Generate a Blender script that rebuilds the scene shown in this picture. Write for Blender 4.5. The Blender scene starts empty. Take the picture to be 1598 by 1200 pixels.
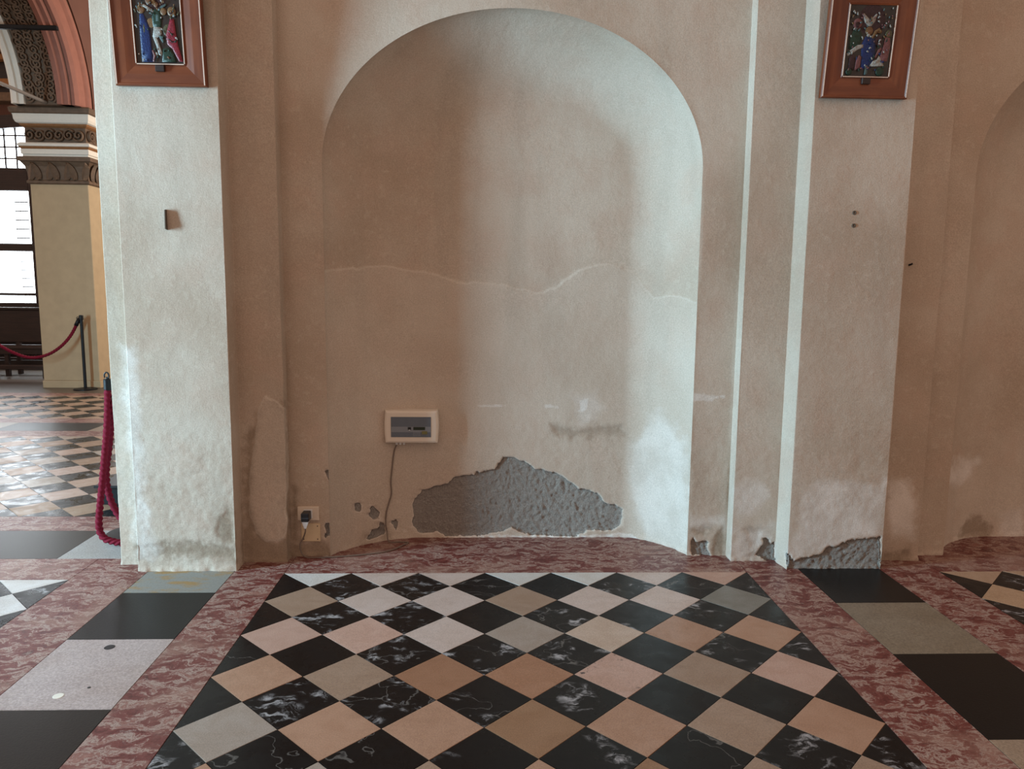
import bpy, math, random
import numpy as np
from mathutils import Matrix, Vector

# ------------------------------------------------------------------ camera, world, lights, exposure
SC = bpy.context.scene
COL = SC.collection
FPX = 1162.78; PITCH = 0.127543; YAW = 0.035693; ROLL = 0.010374; CAM_H = 1.404
def cam_axes():
    cy, sy, cp, sp = math.cos(YAW), math.sin(YAW), math.cos(PITCH), math.sin(PITCH)
    f = np.array([sy*cp, cy*cp, -sp]); r = np.array([cy, -sy, 0.0]); u = np.cross(r, f)
    c, s = math.cos(ROLL), math.sin(ROLL)
    return c*r+s*u, -s*r+c*u, f
AR, AU, AF = cam_axes()
cam = bpy.data.cameras.new('camera'); cam_o = bpy.data.objects.new('camera', cam); COL.objects.link(cam_o)
cam.sensor_fit = 'HORIZONTAL'; cam.sensor_width = 36; cam.lens = FPX/1598*36; cam.clip_start = 0.05; cam.clip_end = 200
M = Matrix(((AR[0], AU[0], -AF[0], 0), (AR[1], AU[1], -AF[1], 0), (AR[2], AU[2], -AF[2], CAM_H), (0, 0, 0, 1)))
cam_o.matrix_world = M
SC.camera = cam_o
SC.view_settings.view_transform = 'Standard'; SC.view_settings.look = 'None'
SC.view_settings.gamma = 1; SC.view_settings.use_curve_mapping = False
SC.view_settings.exposure = 0.12

world = bpy.data.worlds.new('world'); SC.world = world; world.use_nodes = True
bg = world.node_tree.nodes['Background']
bg.inputs[0].default_value = (1.0, 0.715, 0.56, 1); bg.inputs[1].default_value = 0.66

def area_light(name, loc, target, sx, sy, power, color):
    l = bpy.data.lights.new(name, 'AREA'); l.shape = 'RECTANGLE'; l.size = sx; l.size_y = sy
    l.energy = power; l.color = color
    o = bpy.data.objects.new(name, l); COL.objects.link(o); o.location = loc
    o.rotation_euler = (Vector(target)-Vector(loc)).to_track_quat('-Z', 'Y').to_euler()
    return o
# cool side daylight set by the niche shadow; its wall and window are added
area_light('side_daylight', (-6.10, 1.75, 1.55), (0.2, 3.8, 1.0), 0.80, 2.5, 710, (0.47, 0.80, 1.0))
# added unseen area light behind this wall, brightening the right face of the pier
area_light('far_nave_fill', (-1.2, 11.2, 3.4), (-6.0, 10.4, 1.8), 1.6, 3.2, 170, (1.0, 0.95, 0.86))

# ------------------------------------------------------------------ pixel helpers
def ray(x, y): return (x-799)/FPX*AR-(y-600)/FPX*AU+AF
def wl(x, y, Y):
    d = ray(x, y); t = Y/d[1]; return d[0]*t, CAM_H+d[2]*t
def fl(x, y, z=0.0):
    d = ray(x, y); t = (z-CAM_H)/d[2]; return d[0]*t, d[1]*t
def to_px(P):
    q = P-np.array([0, 0, CAM_H]); d = q@AF
    return np.stack([799+FPX*(q@AR)/d, 600-FPX*(q@AU)/d], -1), d

# ------------------------------------------------------------------ numpy noise
_rng = np.random.RandomState(7); _H = _rng.rand(65536)
_RM = [np.linalg.qr(np.random.RandomState(40+k).randn(3, 3))[0] for k in range(6)]
def vnoise(P):
    I = np.floor(P).astype(np.int64); F = P-I; F = F*F*F*(F*(F*6-15)+10)
    def h(dx, dy, dz):
        return _H[((I[..., 0]+dx)*73856093 ^ (I[..., 1]+dy)*19349663 ^ (I[..., 2]+dz)*83492791) & 65535]
    r = 0
    for dx in (0, 1):
        for dy in (0, 1):
            for dz in (0, 1):
                w = (F[..., 0] if dx else 1-F[..., 0])*(F[..., 1] if dy else 1-F[..., 1])*(F[..., 2] if dz else 1-F[..., 2])
                r = r+w*h(dx, dy, dz)
    return r-0.5
def fbm(P, scale, octs=3):
    r = 0; a = 1.0
    for k in range(octs):
        r = r+a*0.6*(vnoise((P@_RM[k])*scale*(2**k)+17.3*k)+vnoise((P@_RM[k+1].T)*scale*(2**k)*1.13+5.1*k+31.7)); a *= 0.5
    return r

# ------------------------------------------------------------------ materials
MATS = {}
class NT:
    def __init__(self, name, rough=0.8, spec=0.3):
        m = bpy.data.materials.new(name); m.use_nodes = True; self.m = m; self.t = m.node_tree
        self.b = self.t.nodes['Principled BSDF']; self.b.inputs['Roughness'].default_value = rough
        self.b.inputs['Specular IOR Level'].default_value = spec
        MATS[name] = m
    def n(self, typ, **kw):
        x = self.t.nodes.new(typ)
        for k, v in kw.items(): setattr(x, k, v)
        return x
    def put(self, sock, v):
        if hasattr(v, 'is_output') or isinstance(v, bpy.types.NodeSocket): self.t.links.new(v, sock)
        elif isinstance(v, (tuple, list)) and len(v) == 3 and sock.type == 'RGBA': sock.default_value = (*v, 1)
        else: sock.default_value = v
    def coord(self, out='Object'): return self.n('ShaderNodeTexCoord').outputs[out]
    def mapping(self, vec, scale=(1, 1, 1), rot=(0, 0, 0)):
        x = self.n('ShaderNodeMapping'); self.put(x.inputs['Vector'], vec)
        x.inputs['Scale'].default_value = scale; x.inputs['Rotation'].default_value = rot; return x.outputs[0]
    def noise(self, vec, scale, detail=3, rough=0.5, dist=0.0):
        x = self.n('ShaderNodeTexNoise'); self.put(x.inputs['Vector'], vec)
        x.inputs['Scale'].default_value = scale; x.inputs['Detail'].default_value = detail
        x.inputs['Roughness'].default_value = rough; x.inputs['Distortion'].default_value = dist; return x.outputs['Fac']
    def math(self, op, a, b=0.0, clamp=False):
        x = self.n('ShaderNodeMath', operation=op, use_clamp=clamp); self.put(x.inputs[0], a); self.put(x.inputs[1], b); return x.outputs[0]
    def vmath(self, op, a, b):
        x = self.n('ShaderNodeVectorMath', operation=op); self.put(x.inputs[0], a); self.put(x.inputs[1], b); return x.outputs[0]
    def rng(self, v, a, b, c=0.0, d=1.0, smooth=True):
        x = self.n('ShaderNodeMapRange', interpolation_type='SMOOTHSTEP' if smooth else 'LINEAR'); self.put(x.inputs['Value'], v)
        for k, val in zip(('From Min', 'From Max', 'To Min', 'To Max'), (a, b, c, d)): self.put(x.inputs[k], val)
        return x.outputs[0]
    def mix(self, f, a, b, blend='MIX'):
        x = self.n('ShaderNodeMix', data_type='RGBA', blend_type=blend)
        self.put(x.inputs[0], f); self.put(x.inputs[6], a); self.put(x.inputs[7], b); return x.outputs[2]
    def ramp(self, f, stops):
        x = self.n('ShaderNodeValToRGB'); self.put(x.inputs[0], f); e = x.color_ramp.elements
        while len(e) > 1: e.remove(e[-1])
        e[0].position = stops[0][0]; e[0].color = (*stops[0][1], 1)
        for p, c in stops[1:]:
            q = e.new(p); q.color = (*c, 1)
        return x.outputs[0]
    def attr(self, name):
        x = self.n('ShaderNodeAttribute'); x.attribute_name = name; return x.outputs['Fac']
    def color(self, v): self.put(self.b.inputs['Base Color'], v)
    def rough(self, v): self.put(self.b.inputs['Roughness'], v)
    def bump(self, h, dist, strength=1.0, prev=None):
        x = self.n('ShaderNodeBump'); self.put(x.inputs['Height'], h); x.inputs['Distance'].default_value = dist
        x.inputs['Strength'].default_value = strength
        if prev is not None: self.put(x.inputs['Normal'], prev)
        self.put(self.b.inputs['Normal'], x.outputs[0]); return x.outputs[0]
def simple(name, col, rough=0.6, spec=0.3, metal=0.0, var=0.12, scale=30, bump=0.0):
    n = NT(name, rough, spec); n.b.inputs['Metallic'].default_value = metal
    f = n.noise(n.coord(), scale, 3)
    n.color(n.mix(f, tuple(c*(1-var) for c in col), tuple(min(1, c*(1+var)) for c in col)))
    if bump: n.bump(f, bump)
    return n.m
def plaster_mat():
    n = NT('old_plaster', 0.92, 0.15); co = n.coord()
    n1 = n.noise(co, 1.1, 4, 0.55); n2 = n.noise(co, 5.0, 5, 0.6); n3 = n.noise(co, 160, 2, 0.6); n4 = n.noise(co, 28, 4, 0.6)
    st = n.noise(n.mapping(co, (5, 5, 0.7)), 1.0, 3)
    c = n.mix(n.rng(n1, 0.35, 0.65), (0.405, 0.318, 0.246), (0.515, 0.440, 0.365))
    c = n.mix(n.math('MULTIPLY', n.rng(n2, 0.43, 0.68), 0.42), c, (0.47, 0.345, 0.270))
    c = n.mix(n.math('MULTIPLY', n.rng(st, 0.5, 0.72), 0.30), c, (0.34, 0.29, 0.235))
    c = n.mix(n.math('MULTIPLY', n.rng(n4, 0.54, 0.70), 0.22), c, (0.58, 0.51, 0.43))
    dp = n.math('ADD', n.attr('damp'), n.math('MULTIPLY', n.math('SUBTRACT', n4, 0.5), 0.10))
    dp = n.rng(dp, -0.030, 0.030)
    c = n.mix(n.math('MULTIPLY', dp, 0.72), c, n.mix(n2, (0.165, 0.115, 0.075), (0.30, 0.225, 0.160)))
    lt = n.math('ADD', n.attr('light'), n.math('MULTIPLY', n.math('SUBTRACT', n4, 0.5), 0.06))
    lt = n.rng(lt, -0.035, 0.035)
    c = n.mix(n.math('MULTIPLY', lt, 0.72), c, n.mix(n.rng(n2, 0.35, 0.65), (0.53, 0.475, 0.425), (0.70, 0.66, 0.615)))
    ct = n.rng(n.attr('coat'), -0.004, 0.004); c = n.mix(n.math('MULTIPLY', ct, 0.30), c, (0.53, 0.46, 0.39))
    ce = n.rng(n.math('ABSOLUTE', n.attr('coat')), 0.009, 0.001); c = n.mix(n.math('MULTIPLY', ce, 0.22), c, (0.66, 0.60, 0.52))
    ln = n.math('ADD', n.attr('lime'), n.math('MULTIPLY', n.math('SUBTRACT', n4, 0.5), 0.03))
    ln = n.rng(ln, -0.004, 0.006)
    c = n.mix(n.math('MULTIPLY', ln, 0.5), c, (0.70, 0.68, 0.65))
    ra = n.math('ADD', n.attr('rec'), n.math('MULTIPLY', n.math('SUBTRACT', n4, 0.5), 0.010))
    rc = n.rng(ra, -0.002, 0.002)
    gr = n.noise(co, 100, 5, 0.75)
    c = n.mix(rc, c, n.mix(gr, (0.30, 0.255, 0.220), (0.60, 0.545, 0.495)))
    edge = n.math('MULTIPLY', n.rng(ra, -0.010, -0.003), n.rng(ra, -0.001, -0.003))
    c = n.mix(n.math('MULTIPLY', edge, 0.35), c, (0.62, 0.56, 0.50))
    g = n.rng(n3, 0.25, 0.75, 0.84, 1.13, False)
    gg = n.n('ShaderNodeCombineColor'); [n.put(gg.inputs[i], g) for i in range(3)]
    c = n.mix(1.0, c, gg.outputs[0], 'MULTIPLY')
    n.color(c)
    h = n.math('ADD', n.math('MULTIPLY', n3, 0.10), n.math('ADD', n.math('MULTIPLY', n4, 0.30), n.math('MULTIPLY', n2, 0.5)))
    h = n.math('ADD', h, n.math('MULTIPLY', n.math('MULTIPLY', gr, rc), 5.0))
    n.bump(h, 0.006)
    return n.m
def red_marble_mat():
    n = NT('red_marble', 0.36, 0.28); co = n.coord()
    w = n.n('ShaderNodeTexNoise'); n.put(w.inputs['Vector'], co); w.inputs['Scale'].default_value = 11; w.inputs['Detail'].default_value = 5
    d = n.vmath('MULTIPLY', w.outputs['Color'], (0.16, 0.16, 0.16)); v = n.vmath('ADD', co, d)
    a = n.noise(n.mapping(v, (10, 27, 10), (0, 0, 0.22)), 1.0, 8, 0.68)
    a2 = n.noise(n.mapping(v, (26, 60, 26), (0, 0, -0.3)), 1.0, 6, 0.70)
    b = n.noise(co, 2.6, 4, 0.6); f = n.noise(co, 130, 4, 0.7)
    c = n.ramp(a, [(0.30, (0.060, 0.015, 0.013)), (0.42, (0.128, 0.033, 0.028)), (0.50, (0.165, 0.050, 0.041)), (0.545, (0.36, 0.275, 0.23)), (0.59, (0.19, 0.070, 0.056)), (0.66, (0.27, 0.135, 0.108)), (0.74, (0.40, 0.33, 0.29))])
    c = n.mix(n.math('MULTIPLY', n.rng(a2, 0.58, 0.64), 0.50), c, (0.37, 0.31, 0.27))
    c = n.mix(n.math('MULTIPLY', n.rng(b, 0.50, 0.68), 0.45), c, (0.34, 0.215, 0.165))
    c = n.mix(n.math('MULTIPLY', n.rng(f, 0.52, 0.72), 0.30), c, (0.075, 0.035, 0.032))
    n.color(c); n.rough(n.rng(f, 0.3, 0.7, 0.30, 0.50)); n.bump(f, 0.0006); return n.m
def stained_slab_mat():
    n = NT('stained_slab', 0.5, 0.25); co = n.coord(); a = n.noise(n.mapping(co, (6, 16, 6)), 1, 5, 0.65); f = n.noise(co, 110, 3, 0.7)
    c = n.mix(n.rng(a, 0.47, 0.62), (0.235, 0.235, 0.215), (0.30, 0.19, 0.075))
    n.color(n.mix(n.rng(f, 0.4, 0.7, 0, 0.4), c, (0.12, 0.11, 0.10))); return n.m
def tile_vec(n):
    oi = n.n('ShaderNodeObjectInfo'); r = n.math('MULTIPLY', oi.outputs['Random'], 61.0)
    cb = n.n('ShaderNodeCombineXYZ'); n.put(cb.inputs[0], r); n.put(cb.inputs[1], n.math('MULTIPLY', r, 1.7)); n.put(cb.inputs[2], r)
    return oi, n.vmath('ADD', n.coord(), cb.outputs[0])
def pale_tile_mat():
    n = NT('pale_marble', 0.38, 0.28); oi, v = tile_vec(n)
    a = n.noise(v, 9, 4, 0.6, 0.6); f = n.noise(v, 230, 3, 0.75); s = n.noise(n.mapping(v, (4, 16, 4), (0, 0, 0.5)), 1, 4, 0.6, 0.5)
    c = n.mix(n.rng(a, 0.3, 0.7, 0.0, 0.45), oi.outputs['Color'], n.mix(1.0, oi.outputs['Color'], (0.80, 0.72, 0.64), 'MULTIPLY'))
    c = n.mix(n.math('MULTIPLY', n.rng(s, 0.55, 0.72), 0.30), c, n.mix(1.0, oi.outputs['Color'], (0.66, 0.62, 0.60), 'MULTIPLY'))
    sp = n.math('MULTIPLY', n.rng(n.noise(v, 34, 3, 0.7), 0.56, 0.66), n.math('MULTIPLY', n.rng(n.noise(v, 6, 2), 0.48, 0.62), n.math('SUBTRACT', 1.0, oi.outputs['Alpha'])))
    c = n.mix(sp, c, (0.06, 0.045, 0.045))
    g = n.rng(f, 0.3, 0.7, 0.72, 1.20, False); gg = n.n('ShaderNodeCombineColor'); [n.put(gg.inputs[i], g) for i in range(3)]
    n.color(n.mix(1.0, c, gg.outputs[0], 'MULTIPLY')); n.rough(n.rng(a, 0.3, 0.7, 0.28, 0.46)); n.bump(f, 0.0003); return n.m
def black_tile_mat():
    n = NT('black_marble', 0.28, 0.22); oi, v = tile_vec(n)
    sep = n.n('ShaderNodeSeparateColor'); n.put(sep.inputs[0], oi.outputs['Color'])
    amt = sep.outputs[0]; thin = sep.outputs[1]
    w = n.n('ShaderNodeTexNoise'); n.put(w.inputs['Vector'], v); w.inputs['Scale'].default_value = 9; w.inputs['Detail'].default_value = 4
    d = n.vmath('ADD', v, n.vmath('MULTIPLY', w.outputs['Color'], (0.16, 0.16, 0.16)))
    a = n.noise(n.mapping(d, (10, 22, 10), (0, 0, 0.4)), 1, 6, 0.68)
    big = n.noise(v, 7.5, 2)
    m = n.math('MULTIPLY', n.rng(a, 0.50, 0.66), n.rng(big, n.math('SUBTRACT', 0.66, n.math('MULTIPLY', amt, 0.22)), n.math('SUBTRACT', 0.78, n.math('MULTIPLY', amt, 0.22))))
    m = n.math('MULTIPLY', m, n.rng(amt, 0.0, 0.3))
    l = n.noise(n.mapping(d, (3, 5, 3), (0, 0, 0.8)), 1, 2)
    lm = n.math('MULTIPLY', n.rng(n.math('ABSOLUTE', n.math('SUBTRACT', l, 0.5)), 0.006, 0.0), thin)
    c = n.mix(n.noise(v, 60, 3), (0.0035, 0.0032, 0.0034), (0.010, 0.0092, 0.0094))
    c = n.mix(n.math('MULTIPLY', lm, 0.3), c, (0.3, 0.28, 0.26))
    c = n.mix(n.math('MULTIPLY', m, 0.85), c, (0.42, 0.41, 0.42))
    n.color(c); n.rough(n.rng(n.noise(v, 12, 3), 0.3, 0.7, 0.22, 0.40)); return n.m
def slab_mat():
    n = NT('slab_stone', 0.36, 0.25); oi, v = tile_vec(n)
    a = n.noise(v, 4, 5, 0.6); f = n.noise(v, 130, 3, 0.7); s = n.noise(n.mapping(v, (3, 14, 3)), 1, 4)
    c = n.mix(n.rng(a, 0.3, 0.7, 0.0, 0.5), oi.outputs['Color'], n.mix(1.0, oi.outputs['Color'], (0.74, 0.66, 0.58), 'MULTIPLY'))
    c = n.mix(n.math('MULTIPLY', n.rng(s, 0.5, 0.75), 0.25), c, n.mix(1.0, oi.outputs['Color'], (0.66, 0.64, 0.62), 'MULTIPLY'))
    g = n.rng(f, 0.3, 0.7, 0.66, 1.22, False); gg = n.n('ShaderNodeCombineColor'); [n.put(gg.inputs[i], g) for i in range(3)]
    n.color(n.mix(1.0, c, gg.outputs[0], 'MULTIPLY')); n.bump(f, 0.0005); return n.m
def wood_mat(name, c0, c1, rough=0.42, axis=(3, 3, 40)):
    n = NT(name, rough, 0.4); co = n.coord(); a = n.noise(n.mapping(co, axis), 1, 5, 0.6, 0.5); b = n.noise(co, 9, 2)
    n.color(n.mix(n.rng(b, 0.3, 0.7, 0, 0.35), n.mix(n.rng(a, 0.3, 0.7), c0, c1), tuple(x*0.6 for x in c0))); n.bump(a, 0.0004); return n.m
def emit_mat(name, col, s):
    n = NT(name, 0.3, 0.3); n.color(col); n.put(n.b.inputs['Emission Color'], col); n.b.inputs['Emission Strength'].default_value = s; return n.m
plaster_mat(); red_marble_mat(); pale_tile_mat(); black_tile_mat(); slab_mat(); stained_slab_mat()
simple('mortar', (0.09, 0.08, 0.07), 0.9, 0.1, var=0.3)
wood_mat('frame_wood', (0.125, 0.030, 0.012), (0.20, 0.053, 0.019), 0.38, (30, 30, 3))
wood_mat('frame_wood_across', (0.125, 0.030, 0.012), (0.20, 0.053, 0.019), 0.38, (3, 30, 30))
wood_mat('dark_wood', (0.014, 0.007, 0.006), (0.030, 0.014, 0.011), 0.45)
simple('frame_gilt', (0.62, 0.47, 0.38), 0.4, 0.5)
simple('picture_ground', (0.012, 0.009, 0.008), 0.35, 0.5, var=0.6, scale=60)
for nm, c in dict(blue=(0.012, 0.035, 0.15), deep_red=(0.30, 0.018, 0.035), green=(0.02, 0.055, 0.035), skin=(0.27, 0.13, 0.07), cream=(0.50, 0.48, 0.44), gold=(0.26, 0.14, 0.06), plum=(0.055, 0.022, 0.026), rose=(0.26, 0.10, 0.10), teal=(0.12, 0.19, 0.19), olive=(0.11, 0.10, 0.05)).items():
    simple('enamel_'+nm, tuple(x*0.55 for x in c), 0.4, 0.3, var=0.6, scale=160, bump=0.0015)
simple('cream_plastic', (0.66, 0.58, 0.49), 0.45, 0.4, var=0.04)
simple('socket_plastic', (0.60, 0.50, 0.40), 0.45, 0.4, var=0.06)
simple('cover_plastic', (0.55, 0.42, 0.27), 0.5, 0.35, var=0.08)
simple('grey_face', (0.105, 0.125, 0.155), 0.25, 0.5, var=0.10)
simple('pale_grey_face', (0.19, 0.21, 0.24), 0.3, 0.5, var=0.06)
simple('dark_display', (0.012, 0.022, 0.012), 0.2, 0.5)
simple('key_yellow', (0.16, 0.15, 0.06), 0.4, 0.3)
simple('black_plastic', (0.010, 0.010, 0.012), 0.4, 0.4)
simple('white_plastic', (0.62, 0.62, 0.62), 0.4, 0.4, var=0.05)
simple('grey_cable', (0.17, 0.13, 0.105), 0.6, 0.3)
simple('black_metal', (0.007, 0.007, 0.008), 0.42, 0.22, var=0.3)
simple('dark_steel', (0.02, 0.02, 0.022), 0.4, 0.3, metal=0.3)
simple('rusty_iron', (0.10, 0.075, 0.055), 0.7, 0.3, var=0.4)
simple('red_rope', (0.135, 0.006, 0.018), 0.85, 0.15, var=0.3, scale=300)
simple('pier_plaster', (0.44, 0.325, 0.20), 0.9, 0.15, var=0.12, scale=9, bump=0.002)
simple('white_stone', (0.72, 0.66, 0.57), 0.75, 0.2, var=0.06)
simple('ochre_stone', (0.26, 0.115, 0.045), 0.75, 0.2, var=0.3)
simple('carved_brown', (0.135, 0.082, 0.050), 0.6, 0.3, var=0.45, scale=20)
simple('pink_stone', (0.30, 0.125, 0.090), 0.75, 0.2, var=0.15, scale=12)
simple('brown_plaster', (0.16, 0.075, 0.055), 0.85, 0.2, var=0.2, scale=4)
simple('grey_rod', (0.20, 0.17, 0.15), 0.6, 0.3)
emit_mat('window_daylight', (0.86, 0.94, 1.0), 8.0)
simple('lead_bar', (0.06, 0.06, 0.065), 0.6, 0.3)

# ------------------------------------------------------------------ mesh helpers
def mk(name, verts, faces, mat, parent=None, smooth=False, loc=None):
    me = bpy.data.meshes.new(name); me.from_pydata([tuple(map(float, v)) for v in verts], [], [tuple(f) for f in faces])
    me.materials.append(MATS[mat] if isinstance(mat, str) else mat)
    if smooth: me.polygons.foreach_set('use_smooth', [True]*len(me.polygons))
    me.update(); o = bpy.data.objects.new(name, me); COL.objects.link(o)
    if parent: o.parent = parent
    if loc: o.location = loc
    return o
def tag(o, label, cat, group=None, kind=None):
    o['label'] = label; o['category'] = cat
    if group: o['group'] = group
    if kind: o['kind'] = kind
    return o
def empty(name, loc, label, cat, group=None, rot=(0, 0, 0)):
    o = bpy.data.objects.new(name, None); COL.objects.link(o); o.location = loc; o.rotation_euler = rot; o.empty_display_size = 0.1
    return tag(o, label, cat, group)
def box(x0, x1, y0, y1, z0, z1):
    v = [(x, y, z) for z in (z0, z1) for y in (y0, y1) for x in (x0, x1)]
    return v, [(0, 2, 3, 1), (4, 5, 7, 6), (0, 1, 5, 4), (2, 6, 7, 3), (0, 4, 6, 2), (1, 3, 7, 5)]
def bbox(x0, x1, y0, y1, z0, z1, b):
    """box with chamfered edges"""
    V = []; F = []
    for sx, X in ((1, x0), (-1, x1)):
        for sy, Y in ((1, y0), (-1, y1)):
            for sz, Z in ((1, z0), (-1, z1)):
                V += [(X, Y+sy*b, Z+sz*b), (X+sx*b, Y, Z+sz*b), (X+sx*b, Y+sy*b, Z)]
    i = lambda a, c, d, k: (a*4+c*2+d)*3+k
    for a in (0, 1):
        F.append((i(a, 0, 0, 0), i(a, 0, 1, 0), i(a, 1, 1, 0), i(a, 1, 0, 0)))
        F.append((i(0, a, 0, 1), i(1, a, 0, 1), i(1, a, 1, 1), i(0, a, 1, 1)))
        F.append((i(0, 0, a, 2), i(0, 1, a, 2), i(1, 1, a, 2), i(1, 0, a, 2)))
        for c in (0, 1):
            F.append((i(a, c, 0, 0), i(a, c, 1, 0), i(a, c, 1, 1), i(a, c, 0, 1)))
            F.append((i(a, 0, c, 0), i(a, 1, c, 0), i(a, 1, c, 2), i(a, 0, c, 2)))
            F.append((i(0, a, c, 1), i(1, a, c, 1), i(1, a, c, 2), i(0, a, c, 2)))
            for d in (0, 1): F.append((i(a, c, d, 0), i(a, c, d, 1), i(a, c, d, 2)))
    return V, F
def fix(o):
    import bmesh
    bm = bmesh.new(); bm.from_mesh(o.data); bmesh.ops.recalc_face_normals(bm, faces=bm.faces); bm.to_mesh(o.data); bm.free(); return o
def cbox(name, dims, b, mat, parent=None, loc=None):
    return fix(mk(name, *bbox(*dims, b), mat, parent, False, loc))
def catmull(pts, k=8):
    P = [Vector(p) for p in pts]; P = [2*P[0]-P[1]]+P+[2*P[-1]-P[-2]]; out = []
    for i in range(1, len(P)-2):
        for j in range(k):
            t = j/k; a, b, c, d = P[i-1:i+3]
            out.append(0.5*((2*b)+(c-a)*t+(2*a-5*b+4*c-d)*t*t+(3*b-a-3*c+d)*t**3))
    out.append(P[-2]); return out
def tube(name, pts, r, mat, parent=None, seg=8, lobes=0, twist=0.0, depth=0.0):
    """tube along pts; with lobes, a laid rope whose strands twist round the axis"""
    P = [Vector(p) for p in pts]; V = []; F = []; acc = 0.0
    t = (P[1]-P[0]).normalized(); nrm = t.orthogonal().normalized()
    for i, p in enumerate(P):
        tt = (P[min(i+1, len(P)-1)]-P[max(i-1, 0)]).normalized()
        nrm = (nrm-tt*nrm.dot(tt)).normalized(); bn = tt.cross(nrm)
        if i: acc += (p-P[i-1]).length
        for k in range(seg):
            a = 2*math.pi*k/seg; rr = r
            if lobes: rr = r*(1-depth*(1-abs(math.cos(lobes/2*(a+acc*twist)))))
            V.append(p+nrm*math.cos(a)*rr+bn*math.sin(a)*rr)
    for i in range(len(P)-1):
        for k in range(seg):
            a = i*seg+k; b = i*seg+(k+1) % seg; F.append((a, b, b+seg, a+seg))
    F.append(tuple(range(seg))[::-1]); F.append(tuple((len(P)-1)*seg+k for k in range(seg)))
    return fix(mk(name, V, F, mat, parent, True))
def lathe(name, prof, mat, parent=None, seg=32, loc=None):
    V = []; F = []
    for r, z in prof:
        for k in range(seg):
            a = 2*math.pi*k/seg; V.append((r*math.cos(a), r*math.sin(a), z))
    n = len(prof)
    for i in range(n-1):
        for k in range(seg):
            F.append((i*seg+k, i*seg+(k+1) % seg, (i+1)*seg+(k+1) % seg, (i+1)*seg+k))
    F.append(tuple(range(seg))[::-1]); F.append(tuple((n-1)*seg+k for k in range(seg)))
    o = fix(mk(name, V, F, mat, parent, False, loc)); return o
def grid_mesh(name, V, mat, parent, attrs, flip=False):
    R, C, _ = V.shape
    me = bpy.data.meshes.new(name); me.vertices.add(R*C); me.vertices.foreach_set('co', V.reshape(-1).astype(np.float32))
    idx = np.arange(R*C).reshape(R, C)
    q = np.stack([idx[:-1, :-1], idx[:-1, 1:], idx[1:, 1:], idx[1:, :-1]], -1).reshape(-1, 4)
    if flip: q = q[:, ::-1]
    n = len(q); me.loops.add(n*4); me.loops.foreach_set('vertex_index', q.reshape(-1).astype(np.int32))
    me.polygons.add(n); me.polygons.foreach_set('loop_start', np.arange(0, n*4, 4, dtype=np.int32))
    me.polygons.foreach_set('use_smooth', np.ones(n, dtype=bool))
    for k, a in attrs.items():
        at = me.attributes.new(k, 'FLOAT', 'POINT'); at.data.foreach_set('value', a.reshape(-1).astype(np.float32))
    me.update(); me.validate(); me.materials.append(MATS[mat])
    o = bpy.data.objects.new(name, me); COL.objects.link(o); o.parent = parent
    return o

# ------------------------------------------------------------------ plaster damage and one painted patch of light, traced as outlines on the wall surfaces
def sub(pts, ox, oy, s): return [(ox+x/s, oy+y/s) for x, y in pts]
N1 = sub([(175,430),(185,400),(240,340),(320,315),(390,300),(430,265),(500,245),(560,245),(575,225),(600,230),(690,205),(715,170),(740,135),(790,133),(850,155),(910,185),(940,210),(985,208),(1010,225),(1060,230),(1110,250),(1150,290),(1190,310),(1210,330),(1250,330),(1300,350),(1330,360),(1355,390),(1370,420),(1440,432),(1480,455),(1480,500),(1470,550),(1430,580),(1370,590),(1320,585),(1260,590),(1200,625),(1100,620),(900,615),(850,600),(790,570),(740,590),(600,620),(450,620),(380,620),(330,595),(270,600),(230,610),(190,570),(172,540),(185,500)], 600, 680, 3.995)
REC = [('niche', N1), ('niche', [(611,812),(622,810),(621,818),(618,827),(613,820)]), ('niche', [(625,806),(627,808),(625,811)]), ('niche', [(629,826),(634,828),(630,830)]),
    ('niche', [(553,786),(559,784),(564,790),(562,798),(555,797)]), ('niche', [(578,788),(589,795),(592,802),(586,812),(577,806)]), ('niche', [(596,808),(600,822),(602,832),(585,839),(572,842),(580,828),(592,824)]),
    ('front', [(1079,866),(1079,848),(1082,838),(1086,847),(1092,846),(1098,845),(1105,846),(1103,856),(1108,868)]),
    ('front', [(507,735),(514,733),(514,748)]), ('front', [(507,818),(513,816),(516,836),(508,838)]),
    ('right', [(1180,866),(1192,848),(1190,840),(1198,840),(1203,850),(1208,846),(1209,880),(1195,874)]),
    ('right', [(1228,890),(1224,860),(1232,866),(1236,872),(1241,876),(1252,872),(1285.5,864),(1287,858),(1291,853.5),(1306.5,853.5),(1317,848),(1327.5,842),(1345,841.5),(1369.5,840),(1374,836),(1374,893)])]
DAMP = [('left', [(384,690),(405,640),(440,625),(452,680),(458,890),(378,900)]), ('left', [(355,792),(345,806),(340,822),(339,835),(345,846),(367,850),(366,812),(361,801)]),
    ('front', [(452,846),(500,844),(514,850),(520,890),(440,890)]), ('front', [(455,760),(462,765),(465,850),(452,860)]),
    ('right', [(1163,828),(1175,824),(1189,828),(1191,838),(1184,852),(1172,857),(1166,845)]), ('front', [(1080,825),(1100,818),(1110,826),(1100,838),(1083,835)]),
    ('front', [(1112,842),(1130,820),(1134,868),(1110,866)]), ('right', [(1150,872),(1175,862),(1200,872)]),
    ('niche', [(860,662),(905,668),(968,664),(975,676),(940,680),(890,684),(865,676)]), ('niche', [(570,836),(598,822),(612,840),(560,856)]),
    ('niche2', [(1500,825),(1520,800),(1545,822),(1540,838),(1500,838)]), ('right', [(1374,865),(1420,855),(1428,890),(1372,895)]),
    ('left', [(208,850),(300,846),(370,856),(372,878),(300,868),(215,874)])]
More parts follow.
